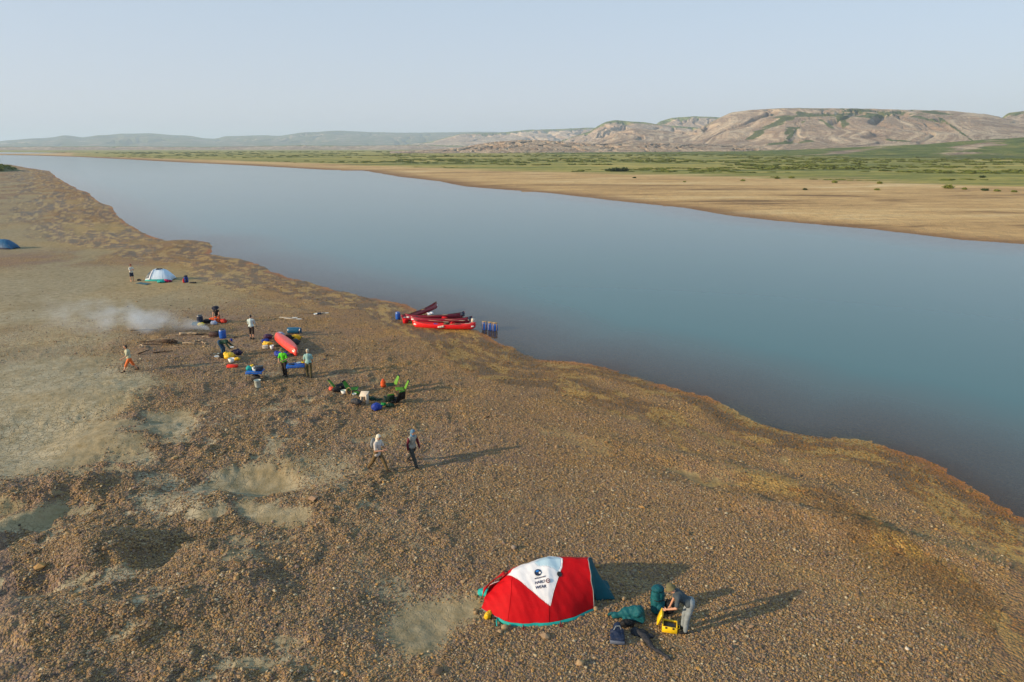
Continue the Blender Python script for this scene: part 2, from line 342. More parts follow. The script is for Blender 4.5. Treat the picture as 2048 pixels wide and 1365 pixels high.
# ------------------------------------------------------------------ water
def water_material():
    t = NT('river_water'); P = t.pos()
    dep = t.attr('depth').outputs['Fac']
    body = t.mix(t.ramp(dep, [(.0, (0, 0, 0)), (.8, (1, 1, 1))]), (0.125, 0.100, 0.096), (0.060, 0.140, 0.152))
    dn = t.n('BsdfDiffuse'); t.l(body, dn.inputs[0])
    tr = t.n('BsdfTransparent'); tr.inputs[0].default_value = (.90, .88, .84, 1)
    mx = t.n('MixShader'); t.l(t.ramp(dep, [(.0, (.05, .05, .05)), (.12, (.40, .40, .40)), (.5, (.85, .85, .85)), (.9, (1, 1, 1))]), mx.inputs[0]); t.l(tr.outputs[0], mx.inputs[1]); t.l(dn.outputs[0], mx.inputs[2])
    n1 = t.noise(t.mapping(P, (1, .5, 1)), 1.8, 3); n2 = t.noise(t.mapping(P, (.2, .05, 1)), .5, 4)
    h = t.math('ADD', t.math('MULTIPLY', n1.outputs[0], .10), t.math('MULTIPLY', n2.outputs[0], .5))
    wp = t.ramp(t.noise(t.mapping(P, (.006, .022, 1), (0, 0, .25)), 1.0, 5, .6).outputs[0], [(.42, (.06, .06, .06)), (.58, (.42, .42, .42))])
    b = t.n('Bump'); t.l(wp, b.inputs['Strength']); b.inputs['Distance'].default_value = .06; t.l(h, b.inputs['Height'])
    gl = t.n('BsdfGlossy'); gl.inputs['Roughness'].default_value = .09; t.l(b.outputs[0], gl.inputs['Normal'])
    fr = t.n('Fresnel'); fr.inputs[0].default_value = 1.33; t.l(b.outputs[0], fr.inputs['Normal'])
    m2 = t.n('MixShader'); t.l(fr.outputs[0], m2.inputs[0]); t.l(mx.outputs[0], m2.inputs[1]); t.l(gl.outputs[0], m2.inputs[2])
    t.l(m2.outputs[0], t.out.inputs[0]); return t.m
wr = rr[::4]; wt = th[::4]
WR, WT = np.meshgrid(wr, wt, indexing='ij'); WX = WR*np.sin(WT); WY = WR*np.cos(WT)
wz, wd, wnr, _ = land(WX, WY)
me = grid_mesh('river', WX, WY, np.zeros_like(WX), water_material())
vattr(me, 'depth', np.clip(np.where(wnr, -wd/15, -wd/20), 0, 1))
# only keep water near or inside the river
bm = bmesh.new(); bm.from_mesh(me); flat = (wd < 6+WR*.02).ravel()
bmesh.ops.delete(bm, geom=[v for v in bm.verts if not flat[v.index]], context='VERTS'); bm.to_mesh(me); bm.free()
river_o = link(bpy.data.objects.new('river', me)); river_o['kind'] = 'structure'; river_o['label'] = 'wide calm blue grey river'
# ------------------------------------------------------------------ hills
def hill_material():
    t = NT('hills'); P = t.pos()
    gr = t.attr('green').outputs['Fac']; hh = t.attr('rel').outputs['Fac']; tone = t.attr('tone').outputs['Fac']
    xyz = t.n('SeparateXYZ'); t.l(P, xyz.inputs[0])
    wob = t.noise(t.mapping(P, (.002, .002, .002)), 1.0, 4)
    zz = t.math('ADD', t.math('MULTIPLY', xyz.outputs[2], .055), t.math('MULTIPLY', wob.outputs[0], 3))
    cb = t.n('CombineXYZ'); t.l(zz, cb.inputs[2])
    st = t.noise(cb.outputs[0], 1.6, 3, .6)
    rock = t.ramp(st.outputs[0], [(.30, (0.20, 0.13, 0.10)), (.42, (0.33, 0.235, 0.175)), (.52, (0.42, 0.31, 0.23)), (.60, (0.29, 0.20, 0.15)), (.72, (0.50, 0.40, 0.31))])
    pn_ = t.noise(P, .012, 7, .65)
    rock = t.mix(.5, rock, t.ramp(pn_.outputs[0], [(.32, (0.17, 0.12, 0.095)), (.5, (0.36, 0.27, 0.19)), (.66, (0.55, 0.46, 0.35))]))
    rock = t.mix(t.math('MULTIPLY', tone, .8), rock, t.mix(.5, rock, (0.55, 0.45, 0.34)))
    stk = t.attr('streak').outputs['Fac']; rock = t.mix(t.ramp(stk, [(.42, (.55, .55, .55)), (.56, (0, 0, 0))]), rock, t.mix(1.0, rock, (.50, .46, .47), 'MULTIPLY')); rock = t.mix(t.ramp(stk, [(.56, (0, 0, 0)), (.72, (.6, .6, .6))]), rock, (0.60, 0.49, 0.35))
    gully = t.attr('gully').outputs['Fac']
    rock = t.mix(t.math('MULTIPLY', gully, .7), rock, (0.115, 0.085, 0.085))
    gn = t.noise(P, .006, 7, .62)
    gcol = t.ramp(t.noise(P, .02, 6, .7).outputs[0], [(.32, (0.055, 0.085, 0.026)), (.5, (0.13, 0.165, 0.045)), (.68, (0.28, 0.25, 0.09))])
    gf = t.math('ADD', gr, t.math('MULTIPLY', t.math('SUBTRACT', gn.outputs[0], .5), 1.3))
    dark = t.attr('bushy').outputs['Fac']
    gcol = t.mix(dark, gcol, t.mix(t.noise(P, .03, 5, .7).outputs[0], (0.04, 0.062, 0.03), (0.12, 0.13, 0.06)))
    col = t.mix(t.ramp(gf, [(.38, (0, 0, 0)), (.62, (1, 1, 1))]), rock, gcol)
    hb = t.math('ADD', t.math('MULTIPLY', t.noise(P, .03, 7, .65).outputs[0], 14), t.math('MULTIPLY', st.outputs[0], 5))
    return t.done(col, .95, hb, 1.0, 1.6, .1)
mat_hill = hill_material()
def hill(name, crest, foot, dist, plateau, seed, gul=.35, gscale=90, green=0.1, shape=1.0, tone=.3, top_green=.5, label='', res=520, foot_px=None, steep=0.0, patches=(), gs2=1.0, bushy=0.0):
    """a ridge: crest is a list of (pixel, pixel), foot/dist are metres from the camera"""
    xs = np.array([c[0] for c in crest], float); ys = np.array([c[1] for c in crest], float)
    x = np.linspace(xs[0], xs[-1], res); y = np.interp(x, xs, ys)
    k = np.ones(5)/5; y = np.convolve(np.pad(y, 2, 'edge'), k, 'valid')
    y = y - .8*fbm(x, x*0+seed, 26, 4)*1.2
    az = np.arctan((x-1024)/(F*2048)/(cp+0*x)*1.0)
    fd = np.interp(x, xs, foot) if hasattr(foot, '__len__') else np.full(res, float(foot))
    cd = np.interp(x, xs, dist) if hasattr(dist, '__len__') else np.full(res, float(dist))
    h = np.zeros(res)
    for i in range(res):
        d = px_ray(x[i], y[i]); q = math.hypot(d.x, d.y); h[i] = CAM_Z + d.z/q*cd[i]
        az[i] = math.atan2(d.x, d.y)
    T = np.concatenate([np.linspace(0, 1, 110), 1+np.linspace(.03, 1, 12)])
    TT, I = np.meshgrid(T, np.arange(res), indexing='ij')
    Rf = fd[I]; Rc = cd[I]; A = az[I]; Hh = h[I]
    t1 = np.clip(TT, 0, 1)
    R = Rf + (Rc-Rf)*t1 + np.maximum(TT-1, 0)*plateau
    X = R*np.sin(A); Y = R*np.cos(A)
    arc = A*Rc
    wa = arc + fbm(X, Y, gscale*3, 3)*gscale*1.5
    g1 = np.abs(pn(wa/gscale+seed*3.1, t1*1.1+seed)); g2 = np.abs(pn(wa/(gscale*.37)+seed, t1*2.1+7)); g3 = np.abs(pn(wa/(gscale*.15)+seed, t1*4+3))
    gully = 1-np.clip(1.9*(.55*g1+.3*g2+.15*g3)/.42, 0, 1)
    prof = (1-steep)*t1**shape + steep*sstep(.25, .95, t1)
    prof = prof + .035*np.sin(prof*22+2*fbm(X, Y, 500, 2))*4*t1*(1-t1)*.6
    env = np.clip(4*t1*(1-t1)**.7, 0, 1)
    Z = 1 + (Hh-1)*prof*(1 - gul*gully*env) + fbm(X, Y, gscale*2.5, 5)*Hh*.10*env + fbm(X, Y, gscale*.5, 4)*Hh*.022*env
    edge = sstep(0, .04, I/(res-1))*sstep(1, .96, I/(res-1))
    Z = np.where(TT > 1, np.minimum(Z, 1+(Hh-1)*1.0), Z)
    bf = sstep(1.55, 2.0, TT); Z = Z*(1-bf) + (-8)*bf
    Z = np.where(TT <= 0, -3, Z)
    me = grid_mesh(name, X[:, ::-1], Y[:, ::-1], Z[:, ::-1], mat_hill)
    f = lambda a: a[:, ::-1]
    gm = np.clip(green + .9*top_green*sstep(.86, 1.0, t1+.05*fbm(X, Y, 200, 3)) + .45*sstep(.25, .0, t1), 0, 1.2)
    bu = np.full(TT.shape, bushy)
    PX = x[I]
    PY = 682.5 + F*2048*(((CAM_Z-Z)*cp - Y*sp)/(Y*cp+(CAM_Z-Z)*sp))
    nz = fbm(X, Y, 60, 4)
    for (qx, qy, a, b, ro, amt) in patches:
        dx = PX-qx; dy = PY-qy; ro = rad(ro)
        u = (dx*math.cos(ro)+dy*math.sin(ro))/a; v = (-dx*math.sin(ro)+dy*math.cos(ro))/b
        k = sstep(1.5, .4, np.sqrt(u*u+v*v)+nz*1.6)
        if amt > 0: gm = np.maximum(gm, k*1.05*amt); bu = np.maximum(bu, k*amt)
        else: gm = gm*(1+amt*k)
    stk_ = .5+.62*fbm(wa/gscale*9+seed, t1*4.5+seed+.8*np.sin(arc/gscale), 1.0, 4, .6)+.18*fbm(X, Y, gscale*2, 3)
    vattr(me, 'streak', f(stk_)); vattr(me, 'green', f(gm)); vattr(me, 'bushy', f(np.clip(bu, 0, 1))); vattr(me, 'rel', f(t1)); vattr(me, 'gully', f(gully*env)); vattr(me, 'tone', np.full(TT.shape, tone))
    o = link(bpy.data.objects.new(name, me)); o['kind'] = 'structure'; o['label'] = label
    return o
hill('hills', [(-900,280),(-500,276),(-100,283),(0,283),(50,278),(100,276),(125,271),(140,272),(165,275),(200,271),(240,268),(300,267),(340,270),(380,272),(410,277),(430,278),(450,273),(520,271),(560,272),(600,266),(650,263),(680,261.5),(720,264),(800,266),(900,265),(960,264),(1060,265),(1200,275)],
     8500, 12500, 2500, 3, gul=.75, gscale=420, green=.6, bushy=.85, tone=.1, top_green=.5, label='farthest blue hazy hills on the left of the horizon', res=700, shape=1.2)
hill('hills', [(-300,297),(0,294),(200,293),(420,294),(600,291),(700,292),(850,290),(1000,294)], 4300, 5000, 900, 5, gul=.45, gscale=120, green=.25, tone=.3, label='low eroded terrace below the far hills', res=500, shape=1.5)
hill('hills', [(640,299),(740,294),(800,291),(860,284),(920,267.5),(1000,266),(1050,260.5),(1100,259),(1180,256),(1260,256),(1340,262)], 5200, 7400, 1500, 11, gul=.45, gscale=260, green=.02, tone=.8, top_green=.9, label='pale middle distance bluffs with green rim', res=500, shape=1.1)
hill('hills', [(1285,268),(1320,243),(1345,236),(1390,233),(1440,235),(1500,238),(1600,250)], 4200, 5400, 800, 19, gul=.4, gscale=150, green=.02, tone=.8, top_green=.9, label='pale flat topped hill behind the cone shaped butte', res=400)
hill('hills', [(1080,296),(1140,276),(1180,263),(1200,250),(1213,243.5),(1230,241),(1290,245),(1330,251),(1400,256),(1480,262)], 3300, 4500, 700, 23, gul=.4, gscale=150, green=.03, tone=.6, top_green=.8, label='pale cone shaped butte left of the mesa', res=500)
hill('hills', [(1960,262),(1990,244),(2004,236),(2016,226),(2048,222.5),(2150,218),(2400,214),(2900,212)], 2500, 3500, 900, 29, gul=.35, gscale=120, green=.02, tone=.8, top_green=.7, label='pale butte at the right edge of the valley', res=400)
hill('hills', [(1020,300),(1100,291),(1194,281),(1230,266),(1264,256.5),(1304,259.5),(1350,264),(1385,262),(1414,250),(1440,235),(1464,225),(1504,220),(1574,216.5),(1724,217.5),(1874,221.5),(1914,225),(1974,230.5),(2004,236),(2060,244),(2200,262)],
     [1900]*8+[1800]*4+[1500]*8, [2900]*8+[3000]*12, 900, 31, gul=.27, gscale=200, green=.08, tone=.5, top_green=.35, label='broad mesa with pale slopes and green patches', res=900, steep=.45, shape=.9,
     patches=[(1640,231,80,4,-2,.8),(1750,224,90,3.5,4,.8),(1690,243,9,16,-35,.7),(1560,246,55,5,-24,.9),(1515,270,22,5,-30,.9),(1585,263,14,7,-20,.9),(1660,249,18,3,30,.6),(1840,234,50,3.5,14,.7),(1920,260,55,2,32,.8),(1800,281,28,2.5,5,.8),(1590,285,50,3,-5,.6),(1740,229,60,7,5,.6),(1450,300,80,6,0,.5),(1590,268,30,4,-50,.8),(1870,225,40,3,6,.9)])
hill('hills', [(780,303),(860,300),(919,296),(950,290),(990,284),(1042,280),(1090,281),(1144,285),(1195,288),(1260,286),(1330,287),(1440,289),(1540,296),(1640,303)], 1500, 1850, 250, 37, gul=.9, gscale=36, green=.0, tone=.25, top_green=.0, label='low reddish badland bluff cut by gullies', res=900, shape=.75)
hill('hills', [(1080,306),(1250,305),(1400,304),(1500,303),(1600,300),(1700,295),(1849,289),(1950,281),(2048,275),(2200,264),(2600,240),(3000,230)], [900]*3+[760]*9, [1500]*5+[1550]*7, 400, 41, gul=.10, gscale=110, green=.95, tone=.6, top_green=-.2, label='gentle grassy slope rising to the mesa', res=600, shape=1.5,
     patches=[(1900,318,200,7,0,.6),(1500,318,200,4,0,.35),(1950,295,60,9,-10,-.55),(1700,303,90,4,-5,-.6),(2000,308,60,4,0,-.4)])
# ------------------------------------------------------------------ materials for made things
_mats = {}
def cloth(name, c, rough=.75, spec=.25, var=.18, wr=.012, scale=6):
    if name in _mats: return _mats[name]
    t = NT(name); tc = t.n('TexCoord').outputs['Object']
    n = t.noise(tc, scale, 4); v = t.ramp(n.outputs[0], [(.3, (1-var,)*3), (.7, (1+var*.5,)*3)])
    col = t.mix(1.0, c, v, 'MULTIPLY')
    w = t.noise(tc, 3.1, 5, .55); w2 = t.noise(tc, 60, 2)
    h = t.math('ADD', w.outputs[0], t.math('MULTIPLY', w2.outputs[0], .08))
    _mats[name] = t.done(col, rough, h, .6, wr*3, spec); return _mats[name]
def solid(name, c, rough=.4, spec=.5, metal=0, var=.12):
    if name in _mats: return _mats[name]
    t = NT(name); tc = t.n('TexCoord').outputs['Object']
    n = t.noise(tc, 9, 5, .6); v = t.ramp(n.outputs[0], [(.3, (1-var,)*3), (.7, (1+var*.4,)*3)])
    r = t.math('ADD', rough-.08, t.math('MULTIPLY', n.outputs[0], .2))
    _mats[name] = t.done(t.mix(1.0, c, v, 'MULTIPLY'), r, n.outputs[0], .15, .004, spec, metal); return _mats[name]
RED = cloth('red_fabric', (.44, .003, .007), .7, .12, .10); WHITE = cloth('white_fabric', (.66, .66, .70), .5, .4, .06); TEAL = cloth('teal_fabric', (.008, .085, .105), .65, .15)
TEALL = cloth('bright_teal_fabric', (.01, .32, .30), .6); DTEAL = cloth('dark_teal_fabric', (.006, .070, .095), .65, .15); NAVY = cloth('navy_fabric', (.012, .022, .055), .6)
BLACK = cloth('black_fabric', (.012, .012, .014), .7); GREY = cloth('grey_fabric', (.20, .22, .23), .8); YEL = cloth('yellow_fabric', (.70, .42, .01), .5, .4)
BLUE = cloth('blue_fabric', (.012, .035, .26), .55); LBLUE = cloth('sky_blue_fabric', (.02, .16, .50), .55); ORANGE = cloth('orange_fabric', (.62, .085, .015), .6)
GREEN = cloth('green_fabric', (.06, .22, .02), .6); LIME = cloth('lime_fabric', (.10, .60, .02), .6); DGREEN = cloth('dark_green_fabric', (.014, .045, .028), .8)
OLIVE = cloth('olive_fabric', (.085, .070, .032), .85); BROWN = cloth('brown_fabric', (.09, .062, .036), .85); CREAM = cloth('cream_fabric', (.56, .50, .42), .7)
PINK = cloth('pink_fabric', (.50, .012, .10), .6); MAROON = cloth('maroon_fabric', (.10, .008, .02), .7); DBROWN = cloth('dark_brown_fabric', (.03, .022, .02), .85)
SKIN = solid('skin', (.46, .235, .145), .5, .4, 0, .05); HAIR = solid('hair', (.035, .02, .012), .6); HAIR2 = solid('pale_hair', (.40, .33, .24), .6)
PRED = solid('red_plastic', (.60, .012, .012), .32); PORAN = solid('orange_red_plastic', (.80, .055, .03), .35); PBLUE = solid('blue_plastic', (.008, .085, .40), .35); PBLK = solid('black_plastic', (.012, .012, .014), .4)
PTEAL = solid('dark_blue_plastic', (.006, .075, .16), .35); PYEL = solid('yellow_plastic', (.78, .50, .01), .35); PWHITE = solid('white_plastic', (.72, .72, .70), .4); PGREY = solid('pale_grey_plastic', (.42, .46, .42), .5)
STEEL = solid('steel', (.45, .46, .48), .35, .5, .9); DARK = solid('soot_black_metal', (.014, .012, .012), .6); WOOD = solid('bleached_wood', (.40, .30, .20), .8, .2, 0, .4); DWOOD = solid('dark_wood', (.07, .045, .03), .85, .2, 0, .4)
PAPER = solid('pale_board', (.52, .45, .37), .7); ROPE = solid('tan_strap', (.34, .22, .10), .8); STONE = solid('tan_stone', (.36, .25, .14), .8, .2, 0, .35); DRED = solid('dark_red_strap', (.22, .012, .015), .7)
STONE2 = solid('grey_stone', (.22, .18, .15), .8, .2, 0, .35); EYE = solid('eye_dark', (.02, .015, .012), .3); LIPS = solid('lip', (.35, .12, .09), .5)
# ------------------------------------------------------------------ mesh collector
class MB:
    def __init__(s): s.v = []; s.f = []
    def add(s, vs, fs):
        o = len(s.v); s.v += [tuple(v) for v in vs]; s.f += [tuple(i+o for i in f) for f in fs]; return s
    def box(s, c, size, rot=(0, 0, 0), bev=.12):
        """box with chamfered edges"""
        c = Vector(c); h = Vector(size)/2; b = min(h)*2*bev; R = Euler(rot).to_matrix(); vs = []; idx = {}
        for sx in (-1, 1):
            for sy in (-1, 1):
                for sz in (-1, 1):
                    for ax in range(3):
                        p = Vector((sx*(h.x-b), sy*(h.y-b), sz*(h.z-b))); p[ax] += (sx, sy, sz)[ax]*b
                        idx[(sx, sy, sz, ax)] = len(vs); vs.append(c + R@p)
        fs = []
        I = lambda sx, sy, sz, ax: idx[(sx, sy, sz, ax)]
        for q in (-1, 1):
            fs += [(I(q,-1,-1,0), I(q,1,-1,0), I(q,1,1,0), I(q,-1,1,0)), (I(-1,q,-1,1), I(1,q,-1,1), I(1,q,1,1), I(-1,q,1,1)), (I(-1,-1,q,2), I(1,-1,q,2), I(1,1,q,2), I(-1,1,q,2))]
            for r in (-1, 1):
                fs += [(I(q,r,-1,0), I(q,r,1,0), I(q,r,1,1), I(q,r,-1,1)), (I(q,-1,r,0), I(q,1,r,0), I(q,1,r,2), I(q,-1,r,2)), (I(-1,q,r,1), I(1,q,r,1), I(1,q,r,2), I(-1,q,r,2))]
                for w in (-1, 1): fs.append((I(q,r,w,0), I(q,r,w,1), I(q,r,w,2)))
        return s.add(vs, fs)
    def tube(s, pts, r, n=8, caps=True):
        pts = [Vector(p) for p in pts]; rs = r if hasattr(r, '__len__') else [r]*len(pts)
        vs = []; fs = []; ref = None
        for i, p in enumerate(pts):
            d = (pts[min(i+1, len(pts)-1)]-pts[max(i-1, 0)]).normalized()
            if ref is None:
                ref = d.cross(Vector((0, 0, 1)));
                if ref.length < .1: ref = d.cross(Vector((1, 0, 0)))
            u = (ref - d*ref.dot(d)).normalized(); ref = u; w = d.cross(u)
            for k in range(n):
                a = 2*math.pi*k/n; vs.append(p + (u*math.cos(a)+w*math.sin(a))*rs[i])
        for i in range(len(pts)-1):
            for k in range(n): fs.append((i*n+k, i*n+(k+1) % n, (i+1)*n+(k+1) % n, (i+1)*n+k))
        if caps: fs.append(tuple(range(n))[::-1]); fs.append(tuple((len(pts)-1)*n+k for k in range(n)))
        return s.add(vs, fs)
    def lathe(s, prof, c=(0, 0, 0), n=28, rot=(0, 0, 0)):
        R = Euler(rot).to_matrix(); c = Vector(c); vs = []; fs = []
        for (r, z) in prof:
            for k in range(n):
                a = 2*math.pi*k/n; vs.append(c + R@Vector((r*math.cos(a), r*math.sin(a), z)))
        m = len(prof)
        for i in range(m-1):
            for k in range(n): fs.append((i*n+k, i*n+(k+1) % n, (i+1)*n+(k+1) % n, (i+1)*n+k))
        fs.append(tuple(range(n))[::-1]); fs.append(tuple((m-1)*n+k for k in range(n)))
        return s.add(vs, fs)
    def cap(s, a, ra, b, rb, n=12):
        """tapered capsule"""
        a = Vector(a); b = Vector(b); d = b-a
        L = d.length; d = d.normalized() if L > 1e-6 else Vector((0, 0, 1))
        u = d.orthogonal().normalized(); w = d.cross(u); vs = []; fs = []; rings = []
        for k in range(1, 5): t = math.pi/2*(1-k/4); rings.append((a - d*ra*math.sin(t), ra*math.cos(t)))
        for k in range(0, 4): t = math.pi/2*(k/4); rings.append((b + d*rb*math.sin(t), rb*math.cos(t)))
        for c, r in rings:
            for k in range(n): q = 2*math.pi*k/n; vs.append(c+(u*math.cos(q)+w*math.sin(q))*r)
        m = len(rings)
        for i in range(m-1):
            for k in range(n): fs.append((i*n+k, i*n+(k+1) % n, (i+1)*n+(k+1) % n, (i+1)*n+k))
        o = len(vs); vs.append(a-d*ra); vs.append(b+d*rb)
        for k in range(n): fs.append((o, (k+1) % n, k)); fs.append((o+1, (m-1)*n+k, (m-1)*n+(k+1) % n))
        return s.add(vs, fs)
    def ell(s, c, r, rot=(0, 0, 0), n=14):
        R = Euler(rot).to_matrix(); c = Vector(c); vs = []; fs = []
        for i in range(1, n):
            t = math.pi*i/n
            for k in range(n): a = 2*math.pi*k/n; vs.append(c+R@Vector((r[0]*math.sin(t)*math.cos(a), r[1]*math.sin(t)*math.sin(a), r[2]*math.cos(t))))
        for i in range(n-2):
            for k in range(n): fs.append((i*n+k, (i+1)*n+k, (i+1)*n+(k+1) % n, i*n+(k+1) % n))
        o = len(vs); vs += [c+R@Vector((0, 0, r[2])), c+R@Vector((0, 0, -r[2]))]
        for k in range(n): fs.append((o, k, (k+1) % n)); fs.append((o+1, (n-2)*n+(k+1) % n, (n-2)*n+k))
        return s.add(vs, fs)
    def sheet(s, fn, nu, nv, th=.004):
        """a surface fn(u, v) given a real thickness"""
        P = [[Vector(fn(i/nu, j/nv)) for j in range(nv+1)] for i in range(nu+1)]
        N = [[None]*(nv+1) for _ in range(nu+1)]
        for i in range(nu+1):
            for j in range(nv+1):
                du = P[min(i+1, nu)][j]-P[max(i-1, 0)][j]; dv = P[i][min(j+1, nv)]-P[i][max(j-1, 0)]
                c = du.cross(dv); N[i][j] = c.normalized() if c.length > 1e-9 else Vector((0, 0, 1))
        vs = [P[i][j]+N[i][j]*th/2 for i in range(nu+1) for j in range(nv+1)] + [P[i][j]-N[i][j]*th/2 for i in range(nu+1) for j in range(nv+1)]
        m = nv+1; o = (nu+1)*m; fs = []
        for i in range(nu):
            for j in range(nv):
                q = (i*m+j, (i+1)*m+j, (i+1)*m+j+1, i*m+j+1); fs.append(q); fs.append(tuple(k+o for k in q[::-1]))
        for i in range(nu):
            for j in (0, nv): a, b = i*m+j, (i+1)*m+j; fs.append((a, a+o, b+o, b) if j == 0 else (a, b, b+o, a+o))
        for j in range(nv):
            for i in (0, nu): a, b = i*m+j, i*m+j+1; fs.append((a, b, b+o, a+o) if i == 0 else (a, a+o, b+o, b))
        return s.add(vs, fs)
    def mesh(s, name, mat, smooth=True, fix=True):
        me = bpy.data.meshes.new(name); me.from_pydata(s.v, [], s.f); me.update()
        if fix:
            bm = bmesh.new(); bm.from_mesh(me); bmesh.ops.recalc_face_normals(bm, faces=bm.faces); bm.to_mesh(me); bm.free()
        me.materials.append(mat)
        if smooth: me.shade_smooth()
        else: me.shade_flat()
        return me
    def build(s, name, mat, parent=None, smooth=True, loc=None):
        o = bpy.data.objects.new(name, s.mesh(name, mat, smooth)); link(o, parent)
        if loc is not None: o.location = loc
        return o
    def melt(s, name, mat, parent=None, voxel=.02, it=3, rumple=0, rs=.12, flat=None, loc=None):
        """everything collected so far grown into one continuous skin"""
        me = s.mesh(name, mat); tmp = bpy.data.objects.new('tmp', me); C.objects.link(tmp)
        m = tmp.modifiers.new('r', 'REMESH'); m.mode = 'VOXEL'; m.voxel_size = voxel
        if it: q = tmp.modifiers.new('s', 'SMOOTH'); q.iterations = it; q.factor = .5
        dg = bpy.context.evaluated_depsgraph_get(); dg.update()
        m2 = bpy.data.meshes.new_from_object(tmp.evaluated_get(dg)); m2.name = name
        bpy.data.objects.remove(tmp); bpy.data.meshes.remove(me)
        n = len(m2.vertices); co = np.empty(n*3); m2.vertices.foreach_get('co', co); co = co.reshape(-1, 3)
        if rumple:
            nr = np.empty(n*3); m2.vertices.foreach_get('normal', nr); nr = nr.reshape(-1, 3)
            k = fbm(co[:, 0]+co[:, 2]*.7+s.seed, co[:, 1]-co[:, 2]*.6, rs, 4)
            k = k*.9+.6*fbm(co[:, 0]-3, co[:, 1]+co[:, 2]+s.seed, rs*1.7, 2); co = co + nr*(k*rumple)[:, None]
        if flat is not None: co[:, 2] = np.maximum(co[:, 2], flat)
        m2.vertices.foreach_set('co', co.ravel()); m2.update()
        if not m2.materials: m2.materials.append(mat)
        m2.shade_smooth()
        o = bpy.data.objects.new(name, m2); link(o, parent)
        if loc is not None: o.location = loc
        return o
    seed = 0
def thing(name, label, cat, loc=(0, 0, 0), rz=0, group=None, rot=None):
    o = bpy.data.objects.new(name, None); o.empty_display_size = .2; C.objects.link(o); o.location = loc
    o.rotation_euler = rot if rot else (0, 0, rz); return tag(o, label, cat, group)
def tag(o, label, cat, group=None):
    o['label'] = label; o['category'] = cat
    if group: o['group'] = group
    return o
def copy_tree(o, parent=None):
    c = o.copy(); C.objects.link(c); c.parent = parent
    if parent is not None: c.matrix_parent_inverse = o.matrix_parent_inverse.copy()
    for ch in list(o.children): copy_tree(ch, c)
    return c
